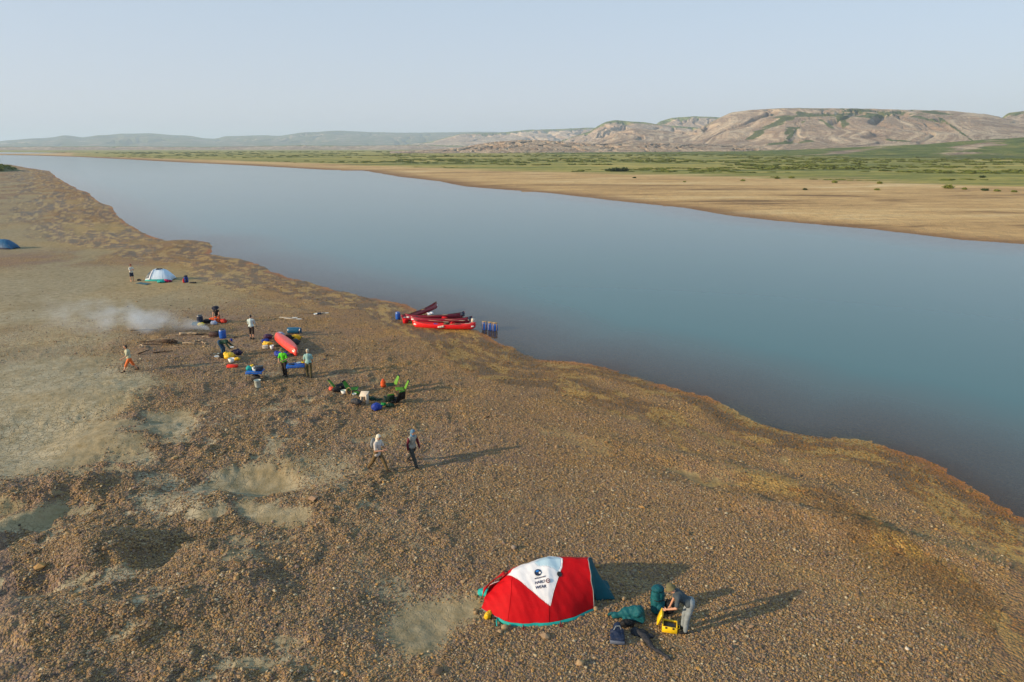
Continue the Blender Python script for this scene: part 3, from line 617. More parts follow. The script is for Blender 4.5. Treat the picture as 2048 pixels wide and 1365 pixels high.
# ------------------------------------------------------------------ people
def person(label, loc, rz, torso=5, legs=((4, 4), (-4, 4)), arms=((5, 10, 8, 0), (5, 10, 8, 0)), head=10, scale=1.0, top=GREY, bottom=OLIVE, sleeve='short', leg='long', shoe=DBROWN,
           hat=None, hatcol=None, hair=HAIR, tilt=0, squat=None, vest=None, curl=35, hoodie=False, long_shirt=0):
    """one figure: joints from the pose angles, grown into one body, clothing on top. Angles in degrees, legs (thigh forward, knee bend), arms (raise forward, out, elbow bend, inward), left first"""
    a = rad(torso); pel = Vector((0, 0, 0)); td = Vector((0, math.sin(a), math.cos(a)))
    J = {}
    for i, sx in enumerate((-1, 1)):
        t, k = rad(legs[i][0]), rad(legs[i][1]); h = pel+Vector((sx*.09, 0, -.02))
        kn = h+Vector((sx*.03, math.sin(t), -math.cos(t)))*.43; an = kn+Vector((0, math.sin(t-k), -math.cos(t-k)))*.41
        J['leg', i] = (h, kn, an)
    low = min(J['leg', i][2].z for i in (0, 1)) - .085
    if squat is not None: low = squat
    off = Vector((0, 0, -low)); pel += off
    for i in (0, 1): J['leg', i] = tuple(p+off for p in J['leg', i])
    mid = pel+td*.24; nb = pel+td*.50; nd = Vector((0, math.sin(a*.8+rad(head)*.3), math.cos(a*.8+rad(head)*.3)))
    hc = nb+nd*.19+Vector((0, .02, 0)); hp = -(a*.6+rad(head))
    root_s = scale
    b = MB(); T = lambda p: p*root_s
    def cp_(m, p, r, q, r2): m.cap(T(p), r*root_s, T(q), r2*root_s)
    # trunk
    cp_(b, pel+Vector((-.07, 0, .02)), .105, pel+Vector((.07, 0, .02)), .105); cp_(b, pel, .12, mid, .115); cp_(b, mid, .12, nb-td*.10, .135)
    cp_(b, nb-td*.06+Vector((-.12, 0, 0)), .085, nb-td*.06+Vector((.12, 0, 0)), .085); cp_(b, nb-td*.02, .06, hc-nd*.04, .054)
    hr = Euler((hp, 0, rad(tilt))); HR = hr.to_matrix()
    hd = lambda x, y, z: hc+HR@Vector((x, y, z))
    b.ell(T(hd(0, 0, .03)), (.076*root_s, .096*root_s, .100*root_s), hr); cp_(b, hd(0, .035, -.03), .055, hd(0, .045, -.065), .036)
    cp_(b, hd(0, .088, .02), .009, hd(0, .108, -.012), .013)
    for sx in (-1, 1): b.ell(T(hd(sx*.078, .0, .0)), (.012*root_s, .02*root_s, .03*root_s), hr)
    hands = []
    for i, sx in enumerate((-1, 1)):
        s1, o1, e1, n1 = [rad(q) for q in arms[i]]
        sh = nb-td*.055+Vector((sx*.185, 0, 0)); el = sh+Vector((sx*math.sin(o1), math.sin(s1)*math.cos(o1), -math.cos(s1)*math.cos(o1)))*.29
        fd = Vector((-sx*math.sin(n1), math.sin(s1+e1)*math.cos(n1), -math.cos(s1+e1)*math.cos(n1))); wr = el+fd*.255
        J['arm', i] = (sh, el, wr); cp_(b, sh, .052, el, .040); cp_(b, el, .039, wr, .026)
        # hand: palm and five fingers
        side = fd.cross(Vector((sx, .2, .1))).normalized(); pn_ = fd.cross(side).normalized()
        if pn_.x*sx > 0: pn_ = -pn_
        pa = wr+fd*.05; cp_(b, wr, .026, pa+side*.012, .023); cp_(b, pa-side*.022, .017, pa+fd*.035-side*.024, .015); cp_(b, pa+side*.022, .017, pa+fd*.035+side*.024, .015)
        for q, (so, ln) in enumerate(((-.033, .060), (-.011, .074), (.011, .078), (.033, .070))):
            p0 = pa+fd*.035+side*so; c = rad(curl); d1 = (fd*math.cos(c*.6)+pn_*math.sin(c*.6)); p1 = p0+d1*ln*.5; d2 = fd*math.cos(c*1.6)+pn_*math.sin(c*1.6); p2 = p1+d2*ln*.5
            cp_(b, p0, .0095, p1, .009); cp_(b, p1, .009, p2, .0078)
        tb = pa+side*.03-fd*.03; t1 = tb+(side*.7+fd*.6+pn_*.4)*.038; t2 = t1+(fd*.85+side*.2+pn_*.5)*.030
        cp_(b, tb, .013, t1, .0105); cp_(b, t1, .0105, t2, .009); hands.append(pa+fd*.03)
    for i, sx in enumerate((-1, 1)):
        h, kn, an = J['leg', i]; cp_(b, h, .088, kn, .058); cp_(b, kn, .055, (kn+an)/2+Vector((0, -.012, 0)), .053); cp_(b, (kn+an)/2, .05, an, .036)
        cp_(b, an+Vector((0, -.02, -.045)), .036, an+Vector((sx*.01, .14, -.055)), .028)
    body = b.melt('person', SKIN, None, .0085*root_s, 2)
    body.location = loc; body.rotation_euler = (0, 0, rz); tag(body, label, 'person')
    # clothing
    m = MB(); i_ = .020; cp_(m, pel+td*(.05-long_shirt)+Vector((-.06, 0, 0)), .115+i_, pel+td*(.05-long_shirt)+Vector((.06, 0, 0)), .115+i_); cp_(m, pel+td*.04, .125+i_, mid, .12+i_); cp_(m, mid, .122+i_, nb-td*.10, .138+i_)
    cp_(m, nb-td*.06+Vector((-.12, 0, 0)), .085+i_, nb-td*.06+Vector((.12, 0, 0)), .085+i_); cp_(m, nb-td*.04, .075, nb+nd*.035, .068)
    sl = MB() if vest else m
    for i in (0, 1):
        sh, el, wr = J['arm', i]
        if sleeve == 'short': e2 = sh.lerp(el, .72); cp_(sl, sh, .066, e2, .064)
        elif sleeve == 'long': cp_(sl, sh, .066, el, .056); cp_(sl, el, .055, wr.lerp(el, .08), .040)
        elif sleeve == 'none': cp_(sl, sh, .068, sh.lerp(el, .15), .06)
    m.seed = loc[0]
    if hoodie: cp_(m, nb-Vector((0, .06, -.02)), .09, nb+Vector((0, .02, .02)), .09)
    m.melt('shirt', top, body, .016, 3, .012, .13)
    if vest: sl.seed = 3; sl.melt('sleeves', vest, body, .014, 3, .008, .1)
    m = MB(); m.seed = loc[1]
    cp_(m, pel+Vector((-.06, 0, .04)), .115+i_*.7, pel+Vector((.06, 0, .04)), .115+i_*.7)
    for i in (0, 1):
        h, kn, an = J['leg', i]; cp_(m, h, .108, kn, .082) if leg != 'shorts' else cp_(m, h, .108, h.lerp(kn, .82), .098)
        if leg == 'long': cp_(m, kn, .080, an+Vector((0, 0, .03)), .068)
        elif leg == 'knee': cp_(m, kn, .078, kn.lerp(an, .2), .074)
    m.melt('shorts' if leg != 'long' else 'trousers', bottom, body, .016, 3, .012, .14)
    for i, sx in enumerate((-1, 1)):
        an = J['leg', i][2]; m = MB(); cp_(m, an+Vector((0, -.015, .05)), .05, an+Vector((0, -.025, -.04)), .046); cp_(m, an+Vector((0, -.025, -.04)), .046, an+Vector((sx*.012, .155, -.05)), .038)
        m.melt('shoe', shoe, body, .014, 2)
    # face
    for sx in (-1, 1): MB().ell(T(hd(sx*.030, .086, .032)), (.013, .008, .009), hr, 8).build('eye', EYE, body)
    MB().ell(T(hd(0, .088, -.042)), (.022, .008, .006), hr, 8).build('mouth', LIPS, body)
    if hair: m = MB(); m.ell(T(hd(0, -.018, .052)), (.086, .098, .092), hr); m.ell(T(hd(0, -.035, .0)), (.080, .078, .08), hr); m.seed = 2; m.melt('hair', hair, body, .014, 1, .006, .04)
    if hat == 'brim' or hat == 'wide':
        R_ = .17 if hat == 'brim' else .27; m = MB()
        m.lathe([(.001, .115), (.06, .113), (.088, .098), (.098, .06), (.104, .03), (R_*.8, .018), (R_, 0), (R_, -.006), (R_*.8, .010), (.100, .018), (.001, .018)], T(hd(0, -.005, .045)), 28, hr); m.build('hat', hatcol, body)
    elif hat == 'cap':
        m = MB(); m.ell(T(hd(0, -.004, .060)), (.090, .106, .092), hr); m.ell(T(hd(0, .11, .062)), (.065, .07, .010), hr); m.melt('cap', hatcol, body, .012, 1)
    elif hat == 'hood':
        m = MB(); m.ell(T(hd(0, -.018, .045)), (.098, .105, .108), hr); m.ell(T(hd(0, -.05, -.06)), (.088, .075, .10), hr); cp_(m, hd(0, -.03, -.1), .085, nb, .10); m.melt('hood', hatcol, body, .014, 2, .004, .06)
    elif hat == 'bucket':
        m = MB(); m.lathe([(.001, .13), (.07, .125), (.096, .10), (.104, .04), (.150, -.005), (.152, -.012), (.103, .02), (.001, .02)], T(hd(0, -.005, .03)), 28, hr); m.build('hat', hatcol, body)
    bpy.context.view_layer.update()
    return body, hands, J
# ------------------------------------------------------------------ loose things, generic builders
def bag(label, p, size, mat, rz=0, cat='bag', name='dry_bag', rumple=.02, strap=None, seed=0, shape='sack', group=None):
    """slumped fabric bag with gathered neck or strap"""
    L, Wd, H = size; t = thing(name, label, cat, p, rz, group); m = MB(); m.seed = seed or p[0]*3.1
    if shape == 'sack':
        m.ell((0, 0, H*.42), (L*.5, Wd*.5, H*.45)); m.ell((L*.16, 0, H*.33), (L*.36, Wd*.45, H*.36)); m.ell((-L*.2, Wd*.05, H*.3), (L*.3, Wd*.42, H*.34))
    if shape == 'sack':
        rb = random.Random(int(seed*7+p[0]*13+p[1]*5))
        for _k in range(5): a_ = rb.uniform(0, 6.3); q_ = rb.uniform(.2, .36); m.ell((math.cos(a_)*L*q_, math.sin(a_)*Wd*q_, H*rb.uniform(.2, .68)), (L*rb.uniform(.13, .26), Wd*rb.uniform(.16, .28), H*rb.uniform(.16, .32)), (rb.uniform(-.5, .5), rb.uniform(-.5, .5), rb.uniform(0, 3)))
    elif shape == 'duffel':
        m.cap((-L*.32, 0, H*.5), H*.48, (L*.32, 0, H*.5), H*.46, 16)
    elif shape == 'upright':
        m.cap((0, 0, Wd*.48), Wd*.5, (0, 0, H-Wd*.45), Wd*.42, 16)
    m.melt('fabric_shell', mat, t, max(.014, min(L, Wd, H)*.05), 3, rumple, min(L, Wd)*.3, 0.004)
    s = MB()
    if shape == 'duffel':
        for x in (-.2, .2): s.tube([(L*x, math.cos(q)*H*.485, H*.5+math.sin(q)*H*.485) for q in [math.pi*k/10 for k in range(11)]], .014, 6)
        s.build('strap', strap or BLACK, t)
    elif shape == 'upright':
        s.lathe([(Wd*.2, H-.06), (Wd*.16, H), (Wd*.26, H+.03), (Wd*.14, H+.05), (.001, H+.05)], n=14); s.build('rolled_top', strap or mat, t)
    else:
        s.tube([(L*.38, -.02, H*.45), (L*.50, 0, H*.52), (L*.58, .03, H*.42)], [H*.12, H*.05, H*.11], 8); s.build('gathered_neck', strap or mat, t)
    return t
def barrel(label, p, mat=PBLUE, r=.20, h=.62, lid=PBLK, rot=None, rz=0, group='blue barrels', band=True, name='barrel'):
    t = thing(name, label, 'barrel', p, rz, group, rot)
    MB().lathe([(.001, 0), (r*.82, .0), (r*.9, .015), (r*.99, h*.18), (r, h*.22), (r*1.02, h*.5), (r, h*.78), (r*.96, h*.86), (r*.85, h*.93), (r*.80, h*.95), (.001, h*.95)]).build('drum', mat, t)
    MB().lathe([(r*.70, h*.94), (r*.86, h*.945), (r*.86, h), (r*.80, h+.012), (.001, h+.012)]).build('lid', lid, t)
    if band: MB().lathe([(r*.90, h*.925), (r*.93, h*.93), (r*.93, h*.965), (r*.88, h*.967)], n=28).build('clamp_ring', STEEL, t)
    return t
def stone(label, p, s, mat=STONE, rz=0, sq=.7):
    m = MB(); m.seed = p[0]*7; m.ell((0, 0, s*.3), (s*.5, s*.42, s*.36)); m.ell((s*.12, s*.05, s*.28), (s*.38, s*.4, s*.3))
    o = m.melt('stone', mat, None, s*.07, 2, s*.10, s*.6, -s*.05); o.location = p; o.rotation_euler = (0, 0, rz); return tag(o, label, 'stone', 'stones lying by the big tent')
def canoe_mesh(L=5.0, B=.44, Dp=.36, rise=.24):
    nu, nv = 44, 20
    def f(u, v, ins=0.0):
        s = 2*u-1; w = B*(1-abs(s)**2.3)**.72; g = Dp+rise*abs(s)**3.4; bot = .05*abs(s)**2+(.16*max(0, abs(s)-.9)/.1)
        a = (v-.5)*2; c = abs(a)**.62
        y = w*math.copysign(min(1, (1-(1-abs(a))**2.1)), a); z = bot+(g-bot)*abs(a)**2.6
        x = s*L/2*(1-.035*(1-abs(a))**2*abs(s)**6)
        return (x, y*(1-ins), z+ins*.05)
    hull = MB().sheet(f, nu, nv, .014)
    rail = MB()
    for sd in (0, 1): rail.tube([Vector(f(.012+.976*k/40, sd))+Vector((0, 0, .012)) for k in range(41)], .017, 6)
    return hull, rail, f
def make_canoe(label, mat, trim=PBLK, group='canoes drawn up at the water edge', L=5.0):
    t = thing('canoe', label, 'canoe', (0, 0, 0), 0, group); hull, rail, f = canoe_mesh(L)
    hull.build('hull', mat, t); rail.build('gunwale', trim, t)
    for u in (.2, .8):
        a, b = Vector(f(u, .02)), Vector(f(u, .98)); m = MB(); m.box((a+b)/2-Vector((0, 0, .07)), (.24, (a-b).length*.97, .02)); m.build('seat', WOOD, t)
    for u in (.38, .62):
        a, b = Vector(f(u, 0)), Vector(f(u, 1)); MB().box((a+b)/2-Vector((0, 0, .01)), (.05, (a-b).length, .022)).build('thwart', WOOD, t)
    for sg in (-1, 1):
        u = .5+sg*.455
        MB().sheet(lambda p, q: Vector(f(u+sg*p*.04, 0)).lerp(Vector(f(u+sg*p*.04, 1)), q)+Vector((0, 0, .014)), 6, 4, .008).build('deck_plate', trim, t)
        for sd, s2 in ((0.12, -1), (.88, 1)):
            c = Vector(f(.5+sg*.455, sd)); MB().box(c+Vector((0, s2*.012, -.0)), (.22, .02, .10), (0, -sg*.12, -sg*s2*.30)).build('bow_patch', PWHITE, t)
    return t
def lay(o, a, b, z=0, roll=0):
    """put a canoe between two places, first end to second end"""
    d = Vector(b)-Vector(a); m = (Vector(a)+Vector(b))/2
    o.location = (m.x, m.y, z); o.rotation_mode = 'XYZ'; o.rotation_euler = (rad(roll), 0, math.atan2(d.y, d.x))
def camp_chair(label, p, rz, fab=GREEN, trim=BLACK, tiltx=0, group='low folding camp chairs', seat=None):
    t = thing('camp_chair', label, 'chair', p, rz, group, (rad(tiltx), 0, rz))
    fr = MB()
    for sx in (-.27, .27):
        fr.tube([(sx, .24, 0), (sx*.95, -.22, .34)], .011, 6); fr.tube([(sx, -.24, 0), (sx, .26, .33)], .011, 6); fr.tube([(sx*.95, -.20, .20), (sx*.70, -.45, .74)], .012, 6)
    for y, z in ((.25, .02), (-.23, .02)): fr.tube([(-.27, y, z), (.27, y, z)], .009, 6)
    fr.build('frame', DARK, t)
    MB().sheet(lambda u, v: ((u-.5)*.52, .27-.46*v, .335-.05*v-.10*math.sin(math.pi*u)*(1-.3*v)), 10, 10, .012).build('seat', seat or fab, t)
    MB().sheet(lambda u, v: ((u-.5)*.52*(1-.35*v), -.20-.26*v-.08*math.sin(math.pi*u), .22+.52*v), 10, 10, .012).build('backrest', fab, t)
    MB().sheet(lambda u, v: ((u-.5)*.34, -.45-.03*v-.01, .72+.07*v), 8, 3, .035).build('back_hem', trim, t)
    return t
def paddle(label, p, rz, mat=PWHITE, L=1.45):
    t = thing('paddle', label, 'paddle', p, rz, 'paddles lying on the gravel'); MB().tube([(-L/2, 0, .03), (L*.22, 0, .03)], .014, 8).build('shaft', mat, t)
    MB().ell((L*.36, 0, .03), (L*.17, .10, .010)).build('blade', mat, t); MB().tube([(-L/2, -.06, .03), (-L/2, .06, .03)], .016, 8).build('grip', mat, t); return t
def box_on(label, p, size, mat, rz=0, name='box', cat='box', lid=None, rot=None, group=None):
    t = thing(name, label, cat, p, rz, group, rot); L, Wd, H = size; MB().box((0, 0, H*.42), (L, Wd, H*.84)).build('case', mat, t)
    MB().box((0, 0, H*.92), (L*1.03, Wd*1.03, H*.15)).build('lid', lid or mat, t); return t
def bowl(label, p, r, mat, name='bowl', cat='bowl', h=None, group=None):
    h = h or r*.6; t = MB().lathe([(.001, 0), (r*.6, 0), (r*.75, h*.2), (r, h), (r*.96, h), (r*.7, h*.25), (.001, h*.12)], n=22).build(name, mat); t.location = p; return tag(t, label, cat, group)
def stick(label, p, L, r, rz, mat=WOOD, bend=.08, seed=1, forks=1, tz=.0):
    rn = random.Random(seed); m = MB(); pts = []; rs = []
    for k in range(9):
        u = k/8; pts.append(Vector(((u-.5)*L, bend*L*math.sin(u*3+rn.random()*.5)+rn.uniform(-.01, .01)*L, r+tz*u+abs(rn.gauss(0, r*.3))))); rs.append(r*(1-.55*u)*rn.uniform(.9, 1.1))
    m.tube(pts, rs, 8)
    for k in range(forks):
        b = pts[3+(k % 4)]; a = rn.uniform(.4, 1.0)*rn.choice((-1, 1)); l = L*rn.uniform(.2, .35)
        m.tube([b, b+Vector((math.cos(a)*l*.5, math.sin(a)*l*.5, .03)), b+Vector((math.cos(a)*l, math.sin(a)*l*.9, rn.uniform(.0, .12)))], [r*.5, r*.35, r*.15], 6)
    o = m.build('driftwood', mat); o.location = p; o.rotation_euler = (0, 0, rz); return o
ground_up = Vector((0, 0, 0.0))
def az_to(px, py, qx, qy):
    a, b = at(px, py), at(qx, qy); return math.atan2(b.y-a.y, b.x-a.x)
# ------------------------------------------------------------------ the big red and white dome tent
def lerp_pts(pts, u):
    x = u*(len(pts)-1); i = min(int(x), len(pts)-2); f = x-i
    p0, p1, p2, p3 = pts[max(i-1, 0)], pts[i], pts[i+1], pts[min(i+2, len(pts)-1)]
    return 0.5*((2*p1)+(p2-p0)*f+(2*p0-5*p1+4*p2-p3)*f*f+(3*p1-p0-3*p2+p3)*f**3)
def pip(x, y, poly):
    r = False; n = len(poly)
    for i in range(n):
        ax, ay = poly[i]; bx, by = poly[(i+1) % n]
        if (ay > y) != (by > y) and x < (bx-ax)*(y-ay)/(by-ay)+ax: r = not r
    return r
def big_tent():
    g0 = gz(1, 17.5); t = thing('dome_tent', 'large red dome tent with white roof panel and teal vestibule in the foreground', 'tent', (0, 0, g0))
    V_ = lambda *p: Vector(p)
    Fr = [V_(-.90, 17.22, .16), V_(-.15, 16.72, .08), V_(.65, 16.62, .09), V_(1.5, 16.78, .08), V_(2.43, 17.32, .06)]
    Ri = [V_(-.72, 17.75, .42), V_(.00, 17.75, 1.00), V_(.72, 17.95, 1.23), V_(1.5, 18.05, 1.29), V_(2.30, 18.08, 1.24)]
    Ba = [V_(-.62, 18.35, .10), V_(.0, 18.9, .05), V_(.8, 19.2, .05), V_(1.6, 19.2, .05), V_(2.7, 18.95, .05)]
    poles = (.0, .26, .62, 1.0)
    def P(u, v, off=0.0):
        a, r, b = lerp_pts(Fr, u), lerp_pts(Ri, u), lerp_pts(Ba, u)
        if v <= .5: s = v*2; e = a; q = s
        else: s = (1-v)*2; e = b; q = s
        out = Vector((0, -1 if v <= .5 else 1, 0)); c = e.lerp(r, .55)+out*.20*(r.z)+Vector((0, 0, .30*r.z))
        p = e*(1-q)**2+c*2*q*(1-q)+r*q*q
        # fabric sags a little between the poles and stretches into folds towards the hem
        d = min(abs(u-k) for k in poles); sag = -.055*math.sin(min(d/.18, 1)*math.pi/2)*math.sin(math.pi*min(v, 1-v)*2)**.7
        n_ = (p-Vector((.8, 17.9, .25))).normalized()
        w = .020*float(pn(np.array(u*9.0), np.array(v*5.0)))+.022*float(pn(np.array(u*16+v*9), np.array(u*3-v*2)))*(1-abs(q-.5))
        return p+n_*(sag+w+off)
    NU, NV = 130, 110
    white = [(.205, .51), (.30, .40), (.42, .27), (.54, .17), (.635, .105), (.665, .20), (.715, .32), (.755, .41), (.76, .50), (.73, .60), (.5, .85), (.3, .66)]
    sky_p = [(.49, .50), (.53, .455), (.61, .43), (.68, .40), (.72, .375), (.75, .43), (.75, .50), (.72, .58), (.55, .62)]
    pts = [[P(i/NU, j/NV) for j in range(NV+1)] for i in range(NU+1)]
    parts = {'red': [], 'white': [], 'sky': []}
    for i in range(NU):
        for j in range(NV):
            c = ((i+.5)/NU, (j+.5)/NV); k = 'sky' if pip(*c, sky_p) and pip(*c, white) else 'white' if pip(*c, white) else 'red'
            parts[k].append((i*(NV+1)+j, (i+1)*(NV+1)+j, (i+1)*(NV+1)+j+1, i*(NV+1)+j+1))
    vs = [p for r in pts for p in r]
    PALE = cloth('sky_reflection_fabric', (.38, .52, .62), .35, .5, .05)  # translucent roof part, the sky's reflection painted in as pale blue
    for k, nm, mt in (('red', 'fly', RED), ('white', 'roof_panel', WHITE), ('sky', 'roof_sky_reflection', PALE)):
        m = MB(); used = {}; fs = []
        for f in parts[k]: fs.append(tuple(used.setdefault(q, len(used)) for q in f))
        m.v = [tuple(vs[q]) for q in used]; m.f = fs
        o = bpy.data.objects.new(nm, m.mesh(nm, mt)); link(o, t); so = o.modifiers.new('th', 'SOLIDIFY'); so.thickness = .004; so.offset = 0
    # groundsheet band, seams, hem
    m = MB(); m.sheet(lambda a, b: P(.17+.83*a, 0)*1.0*(1-b)+Vector((P(.17+.83*a, 0).x, P(.17+.83*a, 0).y+.03-.05*math.sin(b*3), -.02))*b+Vector((0, -.035*math.sin(b*3.1), .02*(1-b))), 60, 6, .01); m.build('groundsheet_edge', TEALL, t)
    m = MB()
    for seq in ([(.215+.36*k/20*1.0, .52-.395*(k/20)) for k in range(0)], ): pass
    for poly in (white[:5], white[4:9]):
        pp = []
        for a, b in zip(poly[:-1], poly[1:]):
            for k in range(6): pp.append(P(a[0]+(b[0]-a[0])*k/6, a[1]+(b[1]-a[1])*k/6, .005))
        m.tube(pp, .007, 6)
    m.build('seam', WHITE, t)
    m = MB(); m.tube([P(k/40, 0, .004) for k in range(41)], .009, 6); m.tube([P(1, k/40, .004) for k in range(41)], .014, 6); m.build('hem', GREY, t)
    for u in (0.26, .62): MB().tube([P(u, k/40*(.42 if u < .5 else .11), .006) for k in range(41)], .007, 6).build('pole_sleeve', RED, t)
    # vents and printed marks
    def disc(uu, vv, r, mat, nm, off=.026, sq=1.0):
        c = P(uu, vv, off); du = (P(uu+.02, vv, off)-P(uu-.02, vv, off)).normalized(); n = du.cross((P(uu, vv+.02, off)-P(uu, vv-.02, off))).normalized(); dv = n.cross(du)
        m = MB(); k = 24; vs_ = []
        for s_ in (-.004, .004):
            for q in range(k): a = 2*math.pi*q/k; vs_.append(c+n*s_+du*r*math.cos(a)+dv*r*sq*math.sin(a))
        m.add(vs_, [tuple(range(k)), tuple(range(2*k-1, k-1, -1))]+[(q, (q+1) % k, k+(q+1) % k, k+q) for q in range(k)])
        return m.build(nm, mat, t, False)
    disc(.520, .385, .105, NAVY, 'round_mark'); disc(.515, .398, .055, LBLUE, 'mark_crescent', .034, .6); disc(.538, .375, .03, WHITE, 'mark_fleck', .040)  # navy emblem with its pale blue crescent and white fleck
    disc(.722, .340, .075, PBLK, 'vent', .03, 1.1); disc(.612, .292, .062, MAROON, 'printed_ring', .022); disc(.612, .292, .038, WHITE, 'printed_ring_centre', .028); disc(.612, .292, .018, MAROON, 'printed_dot', .034)
    def text(s, uu, vv, size, mat):
        cu = bpy.data.curves.new('lettering', 'FONT'); cu.body = s; cu.size = size; cu.align_x = 'LEFT'; cu.extrude = .0; cu.offset = size*.02
        to = bpy.data.objects.new('tmp', cu); C.objects.link(to); dg = bpy.context.evaluated_depsgraph_get(); me = bpy.data.meshes.new_from_object(to.evaluated_get(dg)); bpy.data.objects.remove(to); me.name = 'lettering'
        su = 1/((P(uu+.05, vv)-P(uu, vv)).length/.05); sv = 1/((P(uu, vv+.05)-P(uu, vv)).length/.05)
        for v in me.vertices: v.co = P(uu+v.co.x*su, vv+v.co.y*sv, .012)
        me.materials.clear(); me.materials.append(mat); o = bpy.data.objects.new('lettering', me); link(o, t); q = o.modifiers.new('th', 'SOLIDIFY'); q.thickness = .004
    INK = solid('ink_navy', (.02, .02, .07), .6)
    text('MOUNTAIN', .488, .328, .058, INK); text('HARD', .490, .284, .11, INK); text('WEAR', .498, .242, .11, INK)
    # left door flap with white strip
    a0 = P(.02, .34); MB().sheet(lambda a, b: (P(.0, .12).lerp(P(.22, .46), a)+Vector((-.17*math.sin(a*3.1)-.06, .10-.2*b, .02+.10*math.sin(a*3)))*1.0).lerp(P(.0, .5).lerp(P(.22, .60), a)+Vector((-.16, .12, -.05)), b), 14, 8, .006).build('door_flap', RED, t)
    MB().sheet(lambda a, b: P(.10+.09*a, .46-.03*a)+Vector((-.17-.05*b, -.05, .055-.03*b)), 8, 2, .006).build('flap_strip', WHITE, t)
    # teal vestibule at the right end, open towards the camera side
    st0, st1, st2 = Vector((2.66, 17.74, .04)), Vector((3.24, 17.80, .03)), Vector((3.10, 18.75, .03))
    def vest(a, b):
        p = P(1, .44+.56*a, -.01); q = st0.lerp(st1, a/.55) if a < .55 else st1.lerp(st2, (a-.55)/.45); r = p.lerp(q, b)
        return r+Vector((-.10, 0, -.16*math.sin(math.pi*b)*(1-a*.7)))+Vector((0, 0, .02*math.sin(a*11+b*4)))*b+Vector((.1*(1-b)*1.0, 0, 0))
    MB().sheet(vest, 26, 18, .006).build('vestibule', DTEAL, t)
    MB().sheet(lambda a, b: P(1, .02+.42*a, -.01)+Vector((.025+.09*math.sin(a*3.14)*b, .34*b*(1-a), -.0)), 16, 5, .006).build('rolled_door', TEAL, t)
    MB().sheet(lambda a, b: Vector((2.36+.02*a, 17.50+1.3*a, .06+b*(.95*math.sin(math.pi*(.15+.7*a))))), 10, 8, .006).build('opening_shade', DBROWN, t)  # dark sheet imitates the shade inside the open right end
    for u in (.40, .72):
        c = P(u, .0); MB().tube([c+Vector((0, 0, .0)), c+Vector((.0, -.06, -.03)), c+Vector((-.02, -.16, -.045)), c+Vector((.04, -.20, -.03)), c+Vector((.05, -.10, -.02))], .016, 6).build('webbing_loop', DRED, t)
    MB().tube([P(.17, 0), P(.17, 0)+Vector((-.04, -.10, -.03)), P(.17, 0)+Vector((-.02, -.30, -.05))], .020, 6).build('corner_strap', TEALL, t)
    MB().tube([P(0, 0), P(0, 0)+Vector((-.25, -.02, -.08))], .008, 6).build('corner_guy', BLACK, t)
    b = MB(); b.seed = 4; b.ell((-.86, 18.0, .14), (.20, .16, .12)); b.ell((-.72, 17.85, .2), (.16, .14, .12)); b.melt('teal_corner', TEALL, t, .02, 2, .03, .15)
big_tent()
def small_tent(label, p, rz, L, Wd, H, mat, hem=None, mark=False, door=False):
    t = thing('dome_tent', label, 'tent', p, rz)
    def P(u, v):
        s = 2*u-1; h = H*(1-abs(s)**4.5)**.5*.92+.08*H; w = Wd/2*(.62+.38*(1-abs(s)**2.2)**.6)
        a = math.pi*v; c = math.cos(a); z = math.sin(a)**.85*h
        x = s*L/2*(1-.40*(z/H)**1.2); return Vector((x, math.copysign(abs(c)**.8, c)*w*(1-.35*(z/H)**1.5), z-.03))+Vector((0, 0, .012*math.sin(u*25)*math.sin(a)))
    MB().sheet(P, 44, 36, .006).build('fly', mat, t)
    if hem: MB().sheet(lambda a, b: P(a*1.0, .0)+(P(a, .05)-P(a, 0))*b+Vector((0, .035, .0)), 30, 4, .012).build('hem_band', hem, t); MB().sheet(lambda a, b: P(a*1.0, 1.0)+(P(a, .95)-P(a, 1))*b+Vector((0, -.035, .0)), 30, 4, .012).build('hem_band', hem, t)
    for u in (.30, .72): MB().tube([P(u, k/24)*1.004 for k in range(25)], .022, 6).build('pole_sleeve', mat, t)
    MB().tube([P(.12+.76*k/24, .5)+Vector((0, 0, .015)) for k in range(25)], .02, 6).build('ridge_sleeve', mat, t)
    if mark:
        m = MB(); m.tube([P(.54, .62)+Vector((-.28, -.02, .05)), P(.54, .6)+Vector((-.1, -.12, .05)), P(.56, .6)+Vector((.15, -.10, .05)), P(.6, .56)+Vector((.2, 0, .04)), P(.56, .52)+Vector((.1, .06, .03)), P(.5, .52)+Vector((-.2, .06, .03)), P(.54, .62)+Vector((-.28, -.02, .05))], .035, 6); m.build('roof_mark', NAVY, t)
    if door:
        MB().sheet(lambda a, b: P(.055+.13*a, .62+.30*b)+Vector((-.05-.02*a, -.04, .03)), 10, 10, .012).build('door_mesh', GREY, t)
        MB().sheet(lambda a, b: P(.20+.05*a, .55+.42*b)+Vector((-.03, -.04, .045)), 4, 12, .02).build('door_edge', WHITE, t)
    for sx in (-1, 1):
        for sy in (-1, 1): MB().tube([P(.5+.42*sx, .5-.3*sy), Vector((sx*(L/2+.55), sy*(Wd/2+.1), .0))], .008, 5).build('guy_line', GREY, t)
    return t
q = at(312, 563); small_tent('white dome tent with a teal hem beside the standing camper', (q.x, q.y+1.0, q.z), rad(4), 2.75, 2.0, 1.15, cloth('pale_white_fabric', (.50, .61, .74), .5, .4, .08), TEALL, True, True)
q = at(2, 499); small_tent('dark blue tent cut by the left edge of the picture', (q.x-.3, q.y+1.0, q.z), rad(-6), 3.6, 2.2, 1.25, cloth('deep_blue_fabric', (.008, .085, .20), .5, .4, .1), NAVY)
